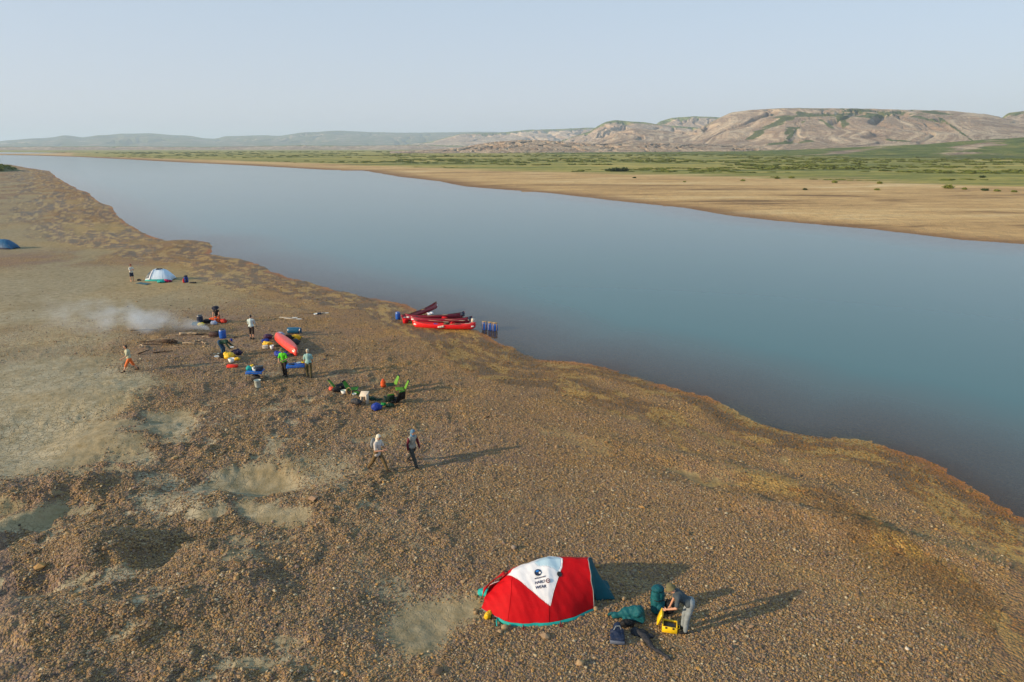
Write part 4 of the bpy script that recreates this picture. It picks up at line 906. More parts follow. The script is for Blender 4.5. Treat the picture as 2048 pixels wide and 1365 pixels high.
# ------------------------------------------------------------------ round the big tent
def A(px, py, dz=0.0): q = at(px, py); return Vector((q.x, q.y, q.z+dz))
for (px, py, s, m_, lb) in ((1028,1098,.21,STONE2,'brown stone alone behind the big tent'), (952,1227,.17,STONE,'round tan stone off the far left tip of the big tent'), (1009,1258,.20,STONE,'tan stone on the teal strap at the front corner of the big tent'),
        (1000,1266,.15,STONE,'smaller tan stone just in front of the strap stone'), (1246,1200,.19,STONE,'tan stone holding down the right end of the teal vestibule'), (1191,1220,.16,STONE,'tan stone at the right front corner of the red fly'),
        (1160,1330,.22,STONE,'large tan stone alone on the gravel in front of the big tent'), (968,1183,.18,STONE2,'grey stone behind the left end of the big tent'), (1814,1300,.12,PAPER,'small white stone on bare gravel at the lower right')):
    stone(lb, A(px, py), s, m_, px*.1)
bag('yellow dry bag tucked under the left corner of the big tent', A(978, 1236), (.34, .20, .26), YEL, .9, seed=3)
bag('dark brown boot bag beside the yellow bag under the tent corner', A(993, 1236), (.32, .2, .17), DBROWN, .2, seed=9)
t = thing('stuff_sack', 'crumpled teal stuff sack in front of the teal backpack', 'bag', A(1258, 1243), 0); m = MB(); m.seed = 5; m.cap((-.42, .10, .12), .07, (-.1, .1, .2), .13); m.cap((-.1, .1, .22), .13, (.22, .02, .34), .17); m.cap((.22, .02, .32), .17, (.36, -.12, .12), .11); m.cap((-.1, .0, .1), .1, (.3, -.05, .12), .12); m.cap((.05, .12, .2), .12, (.2, -.12, .3), .1); m.melt('fabric_shell', TEAL, t, .018, 2, .07, .2, .0)
MB().tube([(-.42, .1, .14), (-.50, .12, .2), (-.56, .16, .10)], [.05, .03, .05], 8).build('gathered_neck', DTEAL, t)
bag('black bag lying under the crumpled teal stuff sack', A(1254, 1252), (.46, .22, .22), BLACK, .2, seed=6)
# navy dry bag, flat base towards the camera
t = thing('dry_bag', 'navy dry bag standing on a pale flat base', 'bag', A(1234, 1281), rad(-8)); m = MB(); m.cap((0, .0, .14), .15, (0, .28, .26), .11, 16); m.box((0, -.10, .12), (.40, .22, .22)); m.cap((-.1, .1, .2), .1, (.1, .1, .2), .1); m.melt('fabric_shell', NAVY, t, .018, 3, .03, .15, .0)
MB().box((0, -.215, .10), (.40, .035, .10)).build('base_panel', solid('slate_panel', (.10, .12, .17), .5), t); MB().tube([(-.10, .02, .31), (-.05, .12, .36), (.06, .14, .37), (.10, .06, .32)], .014, 6).build('strap', GREY, t)
m = MB(); m.seed = 8; P0 = A(1270, 1268); P1 = A(1335, 1318)
d = P1-P0
pts = [P0+d*u+Vector((.09*math.sin(u*7), .06*math.cos(u*9), .05)) for u in [k/9 for k in range(10)]]; 
for k in range(9): m.cap(pts[k]-P0, .10*(1-.70*k/9)+.012, pts[k+1]-P0, .10*(1-.70*(k+1)/9)+.012)
m.ell((.12, -.02, .05), (.26, .14, .08)); m.ell((.30, -.14, .05), (.2, .10, .07)); m.cap((.86, -.66, .02), .02, (1.0, -.46, .02), .014)
o = m.melt('harness', solid('black_webbing', (.010, .012, .02), .75), None, .018, 2, .045, .11); o.location = P0-Vector((0, 0, .01)); tag(o, 'black webbing harness trailing across the gravel', 'harness')
def backpack(label, p, rz, mat, mat2, H=.78, strap=BLACK, lean=-8):
    t = thing('backpack', label, 'backpack', p, rz, None, (rad(lean), 0, rz)); m = MB(); m.seed = p[0]
    m.cap((-.06, 0, .17), .15, (-.05, .02, H-.22), .155, 16); m.cap((.06, 0, .17), .15, (.05, .02, H-.22), .155, 16); m.melt('sack', mat, t, .018, 2, .03, .12, 0.0)
    m = MB(); m.seed = 5; m.ell((0, .0, H-.06), (.20, .17, .11)); m.melt('lid', mat2, t, .016, 2, .02, .1); m = MB(); m.ell((0, -.15, .26), (.13, .07, .15)); m.melt('pocket', mat2, t, .016, 2, .015, .1)
    for s in (-1, 1): MB().tube([(s*.09, .15, H-.14), (s*.10, .24, H-.25), (s*.11, .23, .35), (s*.12, .15, .16)], .022, 6).build('shoulder_strap', strap, t)
    MB().tube([(-.2, -.0, .50), (-.1, -.17, .50), (.1, -.17, .50), (.2, 0, .5)], .012, 6).build('compression_strap', strap, t); return t
backpack('teal backpack standing upright beside the bending man', A(1316, 1229), rad(15), TEAL, DTEAL, .86)
bag('black pack harness slumped between the teal backpack and the yellow case', A(1338, 1226), (.34, .3, .52), BLACK, .3, name='camera_bag', rumple=.05)
# yellow hard case, open
t = thing('hard_case', 'yellow hard case standing open at the feet of the bending man', 'case', A(1339, 1259), rad(-14)); m = MB()
for c, s in (((0, -.16, .10), (.42, .035, .19)), ((0, .16, .10), (.42, .035, .19)), ((-.195, 0, .10), (.035, .29, .19)), ((.195, 0, .10), (.035, .29, .19)), ((0, 0, .02), (.36, .29, .03))): m.box(c, s)
m.build('case', PYEL, t); MB().box((0, 0, .13), (.34, .27, .06)).build('foam', PBLK, t)
m = MB(); R_ = (0, rad(-72), 0); m.box((-.29, .02, .36), (.38, .34, .05), R_, .3); m.box((-.265, .02, .35), (.32, .28, .05), R_, .2); m.build('lid', PYEL, t); MB().tube([(.22, -.08, .12), (.27, -.06, .12), (.27, .06, .12), (.22, .08, .12)], .012, 6).build('handle', PYEL, t)
for sx in (-.1, .1): MB().box((sx, -.185, .17), (.05, .02, .05)).build('latch', PBLK, t)
DENIM = cloth('faded_grey_trousers', (.20, .235, .26), .85); SLATE = cloth('slate_shirt_fabric', (.05, .068, .085), .85)
HATOL = cloth('olive_hat', (.12, .11, .055), .85)
person('man in slate T-shirt and grey trousers bending over the open yellow case', A(1376, 1264), rad(82), torso=56, legs=((10, 8), (16, 14)), arms=((8, 12, 62, 10), (12, 6, 8, 4)), head=-8, top=SLATE, bottom=DENIM, sleeve='short', hat='bucket', hatcol=HATOL, hair=HAIR2, shoe=BLACK, curl=55)
# ------------------------------------------------------------------ the two walkers
W1 = cloth('cream_grey_shirt', (.50, .46, .43), .8); KH = cloth('khaki_brown_trousers', (.125, .085, .038), .85); PALEH = cloth('off_white_hat', (.62, .58, .48), .8); SH = cloth('stone_grey_shirt', (.28, .27, .24), .8)
b, h, J = person('walker in off-white sun hood and pale shirt holding something before the chest', A(757, 942), rad(-118), torso=6, legs=((30, 6), (-27, 8)), arms=((14, 14, 82, 28), (14, 14, 82, 28)), head=14, top=W1, bottom=KH, sleeve='short', hat='hood', hatcol=PALEH, shoe=DBROWN, scale=1.0, long_shirt=.10)
m = MB().box(tuple((h[0]+h[1])/2+Vector((0, .03, 0))), (.10, .16, .02), (0, 0, .3)); m.build('handheld_device', SKIN, None); ph = bpy.context.scene.objects['handheld_device']; ph.matrix_world = b.matrix_world.copy(); tag(ph, 'small flat device held by the walker in the off-white hood', 'device')
bk = MB(); bk.ell((0, -.19, 1.22), (.17, .09, .24)); bp = bk.melt('daypack', GREY, None, .02, 2, .02, .1); bp.matrix_world = b.matrix_world.copy(); tag(bp, 'grey daypack on the back of the walker in the off-white hood', 'backpack')
BH = cloth('blue_hood', (.09, .19, .30), .8); DKT = cloth('charcoal_trousers', (.045, .045, .042), .85)
person('walker in blue hood, grey vest top and maroon sleeves', A(826, 931), rad(-132), torso=4, legs=((-26, 14), (27, 4)), arms=((14, 12, 12, 2), (-10, 12, 14, 2)), head=12, top=SH, bottom=DKT, sleeve='long', vest=MAROON, hat='hood', hatcol=BH, shoe=BLACK, scale=1.0)
# ------------------------------------------------------------------ chairs
camp_chair('green camp chair farthest left in the chair circle, leaning back', A(680, 781), rad(-75), GREEN, BLACK, 8, seat=BLACK)
camp_chair('green camp chair second from the left, beside the orange loops', A(706, 788), rad(-100), GREEN, BLACK, 4)
camp_chair('green camp chair with orange bag at its feet', A(783, 779), rad(118), cloth('leaf_green_fabric', (.10, .26, .02), .6), seat=DGREEN)
camp_chair('leaf green camp chair at the right end of the chair circle', A(802, 788), rad(108), cloth('leaf_green_fabric', (.10, .26, .02), .6))
camp_chair('dark green camp chair seen from behind on the near right side', A(779, 806), rad(20), DGREEN, GREEN, 10)
camp_chair('dark camp chair with bright green side in front of the leaf green chair', A(798, 805), rad(35), BLACK, GREEN, 0)
for (lb, px, py, sz, mt, rz, sh) in (('coral red bag at the left end of the chair circle', 664, 781, (.36, .26, .24), cloth('coral_fabric', (.70, .11, .07), .6), .3, 'sack'), ('black bag beside the coral bag in the chair circle', 673, 784, (.5, .3, .32), BLACK, .1, 'sack'),
        ('orange upright bag at the back of the chair circle, left of the green chairs', 767, 775, (.42, .34, .46), ORANGE, .4, 'upright'), ('bright blue ball-shaped bag in front of the chair circle', 753, 820, (.54, .48, .44), BLUE, .2, 'sack'),
        ('small green pouch right of the blue ball-shaped bag', 767, 812, (.28, .2, .2), cloth('emerald_fabric', (.01, .24, .05), .6), .2, 'sack'), ('dark green bag at the near right of the chair circle', 780, 814, (.44, .3, .22), DGREEN, .2, 'sack'),
        ('grey and black bag left of the cream bench', 712, 808, (.62, .4, .34), cloth('charcoal_bag', (.035, .035, .04), .6), -.3, 'sack'), ('small green cushion between dark bags and cream bench', 713, 789, (.3, .22, .2), GREEN, .2, 'sack'),
        ('dark blue jacket heaped between the two left chairs', 690, 778, (.46, .3, .28), NAVY, .4, 'sack'), ('black sack under the seat of the leaning left green chair', 686, 784, (.6, .34, .24), BLACK, .2, 'sack'), ('dark green sack behind the cream bench', 741, 800, (.55, .3, .22), DGREEN, -.3, 'sack'), ('black sack between the two dark chairs on the near right side', 789, 806, (.6, .36, .34), BLACK, .4, 'sack'),
        ('small dark pouch lying behind the blue ball-shaped bag', 757, 801, (.42, .16, .1), DGREEN, .1, 'sack')):
    bag(lb, A(px, py), sz, mt, rz, shape=sh, rumple=.03)
bowl('white and teal cooking bowl by the left chairs', A(688, 788), .17, PWHITE, h=.2); bowl('pale grey helmet-shaped bowl on the charcoal bag', A(709, 800, .28), .13, PGREY)
m = MB(); 
for k in range(3): m.tube([(.16*math.cos(q)*(1-.1*k), .05*k, .24+.22*math.sin(q)) for q in [2*math.pi*i/18 for i in range(19)]], .014, 6)
o = m.build('strap_loops', ROPE); o.location = A(698, 792); tag(o, 'orange strap coiled in loops beside the second green chair', 'strap')
t = thing('bench', 'cream board bench tipped beside the chairs', 'bench', A(731, 806), rad(-20)); MB().box((-.05, 0, .50), (.50, .36, .05), (rad(38), rad(-6), 0), .3).build('seat_board', PAPER, t); MB().box((.22, -.16, .28), (.08, .22, .62), (rad(8), rad(4), 0), .2).build('end_board', PAPER, t); MB().box((-.22, .0, .20), (.07, .22, .38), (rad(-18), 0, 0), .2).build('end_board', PAPER, t); MB().box((.1, .0, .30), (.3, .22, .3), (0, 0, .2), .3).build('painted_shade_panel', DWOOD, t)  # dark box stands in for the shade beneath the seat board
# ------------------------------------------------------------------ cook site
def folding_table(label, p, rz, L, Wd, H, top):
    t = thing('folding_table', label, 'table', p, rz, 'folding tables with blue tops')
    MB().box((0, 0, H), (L, Wd, .03)).build('tabletop', top, t)
    for sx in (-1, 1):
        for sy in (-1, 1): MB().tube([(sx*(L/2-.06), sy*(Wd/2-.05), H-.015), (sx*(L/2-.02), sy*(Wd/2-.02), 0)], .013, 6).build('leg', PBLK, t)
    MB().sheet(lambda a, b: (-L/2+L*a, -Wd/2-.02-.01*math.sin(a*12), H-.02-.10*b), 14, 3, .008).build('cloth_edge', top, t); return t
BT = cloth('blue_table_fabric', (.012, .10, .42), .5)
tp = A(590, 756); folding_table('blue folding table between the man in lime shirt and the man in teal shirt', (tp.x, tp.y+.35, tp.z), rad(12), 1.05, .62, .72, BT)
bowl('yellow bowl at the far right corner of the blue table', (tp.x+.38, tp.y+.62, tp.z+.735), .15, PYEL); bowl('white plate beside the yellow bowl', (tp.x+.10, tp.y+.60, tp.z+.735), .14, PWHITE, 'plate', 'plate', .03)
box_on('dark blue box on the left half of the blue table', (tp.x-.22, tp.y+.25, tp.z+.735), (.30, .22, .06), NAVY)
t2 = A(508, 765); folding_table('small blue table crowded with black boxes and a teal jug', (t2.x, t2.y+.35, t2.z), rad(4), .95, .60, .60, BT)
box_on('large black box at the right of the crowded blue table', (t2.x+.22, t2.y+.38, t2.z+.615), (.42, .40, .24), NAVY, .1, lid=PBLK); bag('teal bag at the left end of the crowded blue table', (t2.x-.36, t2.y+.38, t2.z+.615), (.34, .3, .3), TEALL, .3)
bowl('yellow cup standing on the teal bag side of the crowded table', (t2.x-.22, t2.y+.5, t2.z+.615), .09, PYEL, 'cup', 'cup', .30); bowl('white jar in the middle of the crowded table', (t2.x-.06, t2.y+.3, t2.z+.615), .09, PWHITE, 'jar', 'jar', .22)
bowl('pale grey jar beside the white jar', (t2.x+.06, t2.y+.18, t2.z+.615), .08, PGREY, 'jar', 'jar', .16)
t = thing('stove', 'black stove under the small blue table behind the bucket', 'stove', A(512, 762)); MB().box((0, 0, .19), (.44, .32, .30)).build('body', DARK, t); MB().lathe([(.001, .34), (.14, .34), (.15, .40), (.13, .42), (.001, .42)]).build('burner', DARK, t)
t = thing('bucket', 'pale grey bucket standing in front of the small blue table', 'bucket', A(516, 775)); MB().lathe([(.001, 0), (.15, 0), (.155, .01), (.185, .42), (.195, .425), (.195, .44), (.175, .44), (.150, .03), (.001, .03)]).build('pail', PGREY, t); MB().tube([(.19*math.cos(q), .05, .42-.14*math.sin(q)) for q in [math.pi*k/12 for k in range(13)]], .006, 6).build('handle', STEEL, t)
LIMEP = cloth('lime_shirt', (.08, .52, .015), .7); TSH = cloth('pale_teal_shirt', (.26, .42, .40), .8)
person('man in lime green shirt and brown trousers facing the camera by the blue table', A(570, 753), rad(172), torso=4, legs=((5, 4), (-6, 4)), arms=((10, 16, 70, 30), (14, 12, 60, 24)), head=16, top=LIMEP, bottom=DBROWN, sleeve='long' if 0 else 'short', hat='brim', hatcol=HATOL, shoe=BLACK)
person('man in pale teal T-shirt and olive trousers with his back to the camera', A(619, 756), rad(12), torso=3, legs=((6, 3), (-6, 3)), arms=((8, 10, 25, 4), (8, 10, 25, 4)), head=10, top=TSH, bottom=OLIVE, hat='cap', hatcol=PALEH, hair=HAIR2, shoe=DBROWN)
CHECK = None
def check_cloth():
    t = NT('checked_shirt'); tc = t.n('TexCoord').outputs['Object']; x = t.n('SeparateXYZ'); t.l(tc, x.inputs[0])
    def st(s, k): return t.math('GREATER_THAN', t.math('FRACT', t.math('MULTIPLY', s, k)), .62)
    f = t.math('ADD', t.math('MULTIPLY', st(x.outputs[0], 14), .4), t.math('MULTIPLY', st(x.outputs[2], 12), .4))
    return t.done(t.mix(f, (.62, .68, .66), (.08, .26, .30)), .8, t.noise(tc, 5, 4).outputs[0], .5, .02)
person('man in teal and white checked shirt seen from behind', A(505, 679), rad(8), torso=3, legs=((4, 4), (-5, 6)), arms=((26, 8, 60, 20), (30, 8, 60, 20)), head=14, top=check_cloth(), bottom=DBROWN, leg='knee', sleeve='long', hair=HAIR, shoe=BLACK)
OS = cloth('orange_shorts_fabric', (.62, .14, .03), .7); SAGE = cloth('sage_cream_shirt', (.42, .42, .30), .85)
person('man in cream shirt and orange shorts walking left', A(262, 743), rad(125), torso=6, legs=((30, 6), (-22, 12)), arms=((22, 8, 40, 4), (-24, 8, 20, 0)), head=4, top=SAGE, bottom=OS, leg='knee', sleeve='short', hair=HAIR, shoe=DBROWN)
CAPR = cloth('dark_red_cap', (.16, .03, .03), .7)
person('camper in cream shirt and dark shorts standing by the white tent', A(265, 563), rad(-115), torso=3, legs=((4, 3), (-5, 4)), arms=((30, 8, 95, 40), (26, 8, 95, 40)), head=6, top=cloth('light_shirt', (.55, .55, .50), .8), bottom=NAVY, leg='shorts', sleeve='short', hat='cap', hatcol=CAPR, shoe=SKIN)
# kneeling person with wide hat
person('person in very wide black sun hat and orange top kneeling among bags', A(436, 645), rad(-172), torso=20, legs=((24, 112), (14, 104)), arms=((30, 8, 40, 10), (24, 10, 45, 10)), head=14, top=BLACK, bottom=ORANGE, sleeve='none', hat='wide', hatcol=cloth('black_hat', (.012, .014, .03), .8), shoe=BLACK)
person('person in dark green hooded top and blue trousers stooping over a yellow bag', A(442, 712), rad(-82), torso=86, legs=((30, 34), (22, 30)), arms=((34, 8, 20, 4), (24, 8, 18, 4)), head=0, top=DGREEN, bottom=cloth('dull_blue_trousers', (.02, .06, .12), .8), sleeve='long', hat='cap', hatcol=BLUE, hoodie=True, shoe=BLACK)
bowl('small white tin among the bags before the kneeling person in the wide hat', A(432, 646, .30), .10, PWHITE, 'tin', 'tin')
for (lb, px, py, sz, mt, rz, sh) in (('vivid orange bag at the knees of the person in the wide hat', 430, 644, (.95, .5, .42), ORANGE, .1, 'sack'), ('red dry bag right of the orange bag', 447, 646, (.55, .4, .36), cloth('brick_red_fabric', (.42, .02, .01), .6), -.2, 'sack'),
        ('blue and white bag in front of the orange bag', 428, 650, (.5, .34, .36), cloth('powder_blue_fabric', (.28, .34, .50), .6), .1, 'sack'), ('black bag between the dark barrel and the orange bag', 414, 646, (.7, .4, .34), BLACK, .1, 'sack'),
        ('teal bag at the left foot of the dark barrel', 392, 651, (.62, .36, .3), DTEAL, .1, 'sack'), ('bright yellow bag in front of the dark barrel', 402, 652, (.48, .3, .30), cloth('lemon_fabric', (.75, .56, .02), .5), .3, 'sack'),
        ('yellow dry bag open before the stooping person', 459, 718, (.62, .8, .5), YEL, .1, 'sack'), ('small yellow pouch right of the white pot', 474, 721, (.38, .26, .22), YEL, .2, 'sack'),
        ('dark violet bag behind the yellow dry bag', 473, 711, (.72, .5, .46), cloth('violet_black_fabric', (.02, .015, .05), .6), .1, 'sack'), ('black bag left of the yellow dry bag', 447, 716, (.5, .4, .4), BLACK, .5, 'sack'),
        ('black and pink bag behind the left end of the upturned canoe', 536, 678, (.62, .44, .42), cloth('plum_fabric', (.05, .02, .06), .6), .3, 'sack'), ('blue bag under the black and pink bag', 531, 684, (.56, .34, .24), BLUE, .1, 'sack'),
        ('yellow dry bag left of the upturned canoe', 535, 692, (.66, .38, .34), YEL, .2, 'sack'), ('blue bag poking out under the upturned canoe behind the lime shirt', 562, 714, (1.0, .5, .40), BLUE, -.3, 'sack'),
        ('black bag on the far side of the upturned canoe', 578, 684, (.6, .4, .62), BLACK, .2, 'sack'), ('grey and black bag near the low end of the upturned canoe', 592, 690, (.5, .34, .5), cloth('grey_black_fabric', (.04, .05, .06), .6), .2, 'sack'),
        ('yellow dry bag leaning on the blue barrel that lies on its side', 592, 681, (.72, .5, .48), cloth('amber_fabric', (.72, .36, .005), .5), .5, 'sack'), ('white and blue bag behind the raised end of the upturned canoe', 560, 674, (.6, .3, .42), cloth('pale_violet_fabric', (.42, .42, .55), .6), .3, 'sack'),
        ('dark cloth dropped on the gravel right of the blue barrel', 471, 676, (.34, .16, .08), DBROWN, .2, 'sack'),
        ('bright teal bag in front of the white tent', 322, 566, (.75, .45, .34), TEALL, .1, 'sack'), ('pink bag at the right corner of the white tent', 333, 565, (.5, .36, .36), PINK, .1, 'sack'), ('plum coloured bag beside the pink bag', 340, 564, (.5, .3, .22), cloth('magenta_fabric', (.22, .01, .07), .6), -.2, 'sack'),
        ('black bag behind the pink bag at the white tent', 339, 559, (.44, .3, .3), BLACK, .1, 'sack'), ('dark boot bag under the door of the white tent', 278, 562, (.4, .3, .22), DBROWN, .1, 'sack'),
        ('red bag standing against the left side of the blue backpack', 368, 566, (.24, .24, .40), cloth('scarlet_fabric', (.5, .01, .02), .6), .1, 'upright'), ('black strap bundle right of the blue backpack', 386, 567, (.75, .26, .16), BLACK, -.1, 'sack')):
    bag(lb, A(px, py), sz, mt, rz, shape=sh, rumple=.03)
backpack('blue backpack standing alone right of the white tent', A(373, 566), rad(30), BLUE, NAVY, .72)
m = MB().sheet(lambda a, b: (a*1.7-.85, b*.62-.31, .03+.012*math.sin(a*9)*math.sin(b*5)), 16, 8, .02); o = m.build('mat', cloth('dull_teal_mat', (.03, .10, .14), .8)); o.location = A(287, 568); o.rotation_euler = (0, 0, rad(-28)); tag(o, 'dark teal sleeping mat spread at the feet of the camper by the white tent', 'mat')
box_on('flat red box lying below the yellow dry bag', A(465, 735), (.62, .30, .16), cloth('tomato_red', (.66, .025, .008), .5), .06)
box_on('white box in front of the yellow dry bag by the upturned canoe', A(531, 698), (.36, .26, .24), PAPER, .2); bowl('white pot beside the white box', A(544, 699), .13, PWHITE, 'pot', 'pot', .28)
bowl('white pot in front of the yellow dry bag of the stooping person', A(463, 725), .20, PWHITE, 'pot', 'pot', .26); bowl('pale plate on the gravel left of the stooping person', A(436, 714), .24, PWHITE, 'plate', 'plate', .05); bowl('grey pot lid lying above the pale plate', A(433, 709), .18, PGREY, 'saucepan_cover', 'pan cover', .05)
bowl('white lid on the dark violet bag', A(466, 707, .40), .16, PWHITE, 'saucepan_cover', 'pan cover', .05)
barrel('blue barrel with black lid beside the fire', A(446, 677), PBLUE, .235, .68); barrel('dark blue barrel behind the bright yellow bag', A(401, 649), NAVY, .22, .72)
barrel('blue barrel standing alone left of the canoes', A(796, 639), PBLUE, .20, .60, PBLUE)
c = A(576, 667); barrel('dark blue barrel lying on its side above the amber bag', (c.x, c.y, c.z+.22), PTEAL, .235, .98, PTEAL, (0, rad(90), rad(0)))
dr = canoe_mesh  # upturned canoe
oc = make_canoe('orange red canoe turned upside down beside the cook tables', PORAN, PBLK, None, 5.1); oc.name = 'canoe'
a, b_ = A(547, 672), A(604, 722); lay(oc, a, b_, a.z+.60, 172)
# fire, smoke source, driftwood
fp = A(424, 671)
t = thing('fire_box', 'sooty black fire box with a dark red side beside the blue barrel', 'fire box', A(429, 673)); MB().box((0, 0, .17), (.66, .40, .30)).build('pan', solid('rusty_iron', (.045, .016, .014), .7), t); MB().tube([(-.33, .0, .33), (.33, 0, .33)], .015, 6).build('grill_bar', DARK, t); MB().tube([(-.33, .14, .33), (.33, .14, .33)], .015, 6).build('grill_bar', DARK, t)
DR = [('bleached log end beside the fire under the smoke', 378, 671, 1.3, .10, 8, WOOD), ('charred stick under the smoke left of the fire', 405, 671, 1.0, .05, -5, DWOOD), ('thin pale stick left of the bleached log', 351, 672, .9, .03, 2, WOOD),
      ('dark tangled root stump in the driftwood pile', 340, 688, 1.3, .13, -20, DWOOD), ('long dark branch left of the root stump', 304, 686, 1.8, .04, -8, DWOOD), ('second long branch crossing the driftwood pile', 308, 691, 1.6, .035, -2, DWOOD), ('curved grey branch behind the driftwood pile', 322, 681, 1.8, .035, 24, WOOD),
      ('pale split log right of the root stump', 377, 689, .9, .06, -8, WOOD), ('short bright log with broken end near the split log', 399, 684, .7, .06, 30, WOOD), ('crooked stick right of the short bright log', 407, 688, .8, .04, -50, WOOD), ('pale leaning branch behind the walker in orange shorts', 282, 697, 1.5, .05, -62, WOOD),
      ('small pale stick left of the walker in orange shorts', 250, 704, .6, .025, 5, WOOD), ('white stick lying lower left of the walker', 245, 709, .5, .025, -40, WOOD), ('dark branch lying right of the walker in orange shorts', 326, 706, 1.2, .05, 18, DWOOD), ('smoke grey branch lying far left of the fire', 288, 662, 1.9, .04, 6, DWOOD), ('dark end of branch beside the leaning branch', 288, 708, .7, .05, 40, DWOOD), ('thin twig in front of the split log', 365, 694, 1.0, .02, 10, WOOD), ('small bleached twig below the fire box', 412, 676, .7, .03, -12, WOOD)]
for i, (lb, px, py, L, r, rz, mt) in enumerate(DR):
    o = stick(lb, A(px, py), L, r, rad(rz), mt, .07, i+3, 4 if 'root' in lb else 2, .25/2 if 'leaning' in lb else 0); tag(o, lb, 'driftwood', 'driftwood by the fire')
rn = random.Random(4); m = MB()
for k in range(26):
    a = rn.uniform(0, 6.3); l = rn.uniform(.3, .75); m.tube([(0, 0, .12), (math.cos(a)*l*.5, math.sin(a)*l*.4, .12+rn.uniform(0, .28)), (math.cos(a)*l, math.sin(a)*l*.7, rn.uniform(.0, .3))], [.04, .022, .008], 6)
o = m.build('root_ball', DWOOD); o.location = A(340, 690); tag(o, 'tangle of dark roots standing up from the driftwood pile', 'root')
paddle('upper of two white paddles lying by the walker in checked shirt', A(577, 636), rad(-3)); paddle('lower of two white paddles, crossing the upper one', A(586, 638.5), rad(-9))
paddle('dark paddle with white blade lying near the water above the camp', A(622, 628), rad(3), DWOOD, 1.9); paddle('white paddle at the right end of the dark paddle', A(645, 627), rad(4), PWHITE, 1.0)
bowl('white bowl lying beside the dark paddle', A(631, 630), .16, PWHITE); box_on('small navy pouch right of the white bowl', A(638, 629), (.34, .2, .12), NAVY, 0, 'pouch', 'pouch')
# ------------------------------------------------------------------ canoes at the water's edge
CR = solid('canoe_red', (.66, .010, .012), .3); CR_SHADE = solid('canoe_red_shade', (.26, .010, .03), .35)  # second colour is the same red with the hulls' shade painted in
def place_canoe(o, p0, p1, z0=.1, z1=.0, roll=0):
    a, b = Vector(px_plane(*p0, .25)), Vector(px_plane(*p1, .1)); d = b-a; m = (a+b)/2
    o.location = (m.x, m.y, (z0+z1)/2); o.rotation_euler = (rad(roll), -math.atan2(z1-z0, d.length), math.atan2(d.y, d.x))
c1 = make_canoe('bright red canoe nearest the camera in the row at the water', CR, CR); place_canoe(c1, (820, 653), (956, 659), .16, .04, -6)
c2 = make_canoe('red canoe second from the camera in the row at the water', CR_SHADE, DWOOD); place_canoe(c2, (818, 645), (946, 646), .2, .05, -14)
def dup(src, label):
    c = copy_tree(src); c['label'] = label; return c
c3 = dup(c2, 'red canoe in a painted shade tone, third from the camera with a dark barrel at its far end'); place_canoe(c3, (812, 641), (928, 636), .2, .05, -16)
c4 = dup(c2, 'red canoe in a painted shade tone, farthest from the camera with its end raised highest'); place_canoe(c4, (806, 642), (877, 621), .16, .30, -18)
for (lb, px, py, z, sz, mt, sh) in (('red dry bag at the left tip of the canoe row', 811, 643, 0, (.6, .45, .5), RED, 'sack'), ('blue bag amidships in the nearest canoe', 873, 651, .22, (.5, .34, .34), BLUE, 'sack'), ('white cloth right of the blue bag in the nearest canoe', 884, 652, .25, (.7, .3, .2), CREAM, 'sack'),
        ('white bag on the left end of the canoe row', 829, 634, .35, (.42, .3, .26), CREAM, 'sack'), ('navy bag between two white bags on the canoes', 834, 635, .35, (.4, .3, .3), NAVY, 'sack'), ('second white bag right of the navy bag on the canoes', 840, 634, .35, (.42, .3, .26), WHITE, 'sack'),
        ('dark blue bag resting below the second white bag', 841, 640, .3, (.6, .3, .26), NAVY, 'sack'), ('yellow brown bag in the left end of the second canoe', 831, 642, .3, (.36, .3, .26), ROPE, 'sack'), ('white sheet on the side of the farthest canoe', 861, 627, .45, (.95, .3, .24), WHITE, 'sack'),
        ('red bag lying in the third canoe', 889, 636, .3, (.6, .4, .3), RED, 'sack'), ('red bag in the right half of the nearest canoe', 906, 648, .3, (.5, .4, .36), RED, 'sack'), ('brown bag beside the white cloth in the nearest canoe', 892, 648, .25, (.4, .3, .3), BROWN, 'sack'),
        ('navy bag on the raised end of the third canoe', 925, 629, .45, (.36, .3, .4), NAVY, 'sack'), ('navy bag on the end of the second canoe', 940, 637, .45, (.38, .3, .3), NAVY, 'sack'), ('pale bag on the end of the nearest canoe', 946, 642, .4, (.34, .3, .4), CREAM, 'sack')):
    q = px_plane(px, py, .3+z*.5); bag(lb, (q[0], q[1], .12+z*.6), sz, mt, px*.37, shape=sh, rumple=.03)
for i, (x0, y0, x1, y1, z0, z1, mt) in enumerate(((850, 641, 905, 646, .55, .5, WOOD), (880, 640, 940, 643, .5, .6, WOOD), (850, 633, 900, 630, .6, .55, WOOD), (895, 650, 945, 648, .45, .55, WOOD), (835, 645, 880, 652, .6, .4, DWOOD))):
    a = Vector((*px_plane(x0, y0, z0), z0)); b_ = Vector((*px_plane(x1, y1, z1), z1)); d = b_-a
    o = paddle(['wooden paddle laid across the second canoe', 'wooden paddle towards the right ends of the canoes', 'wooden paddle lying in the third canoe', 'wooden paddle inside the right half of the nearest canoe', 'dark paddle on the left half of the nearest canoe'][i], (0, 0, 0), 0, mt, min(1.7, d.length)); o['group'] = 'paddles stowed in the canoes'
    o.location = (a+b_)/2; o.rotation_euler = (0, -math.asin(d.z/d.length), math.atan2(d.y, d.x))
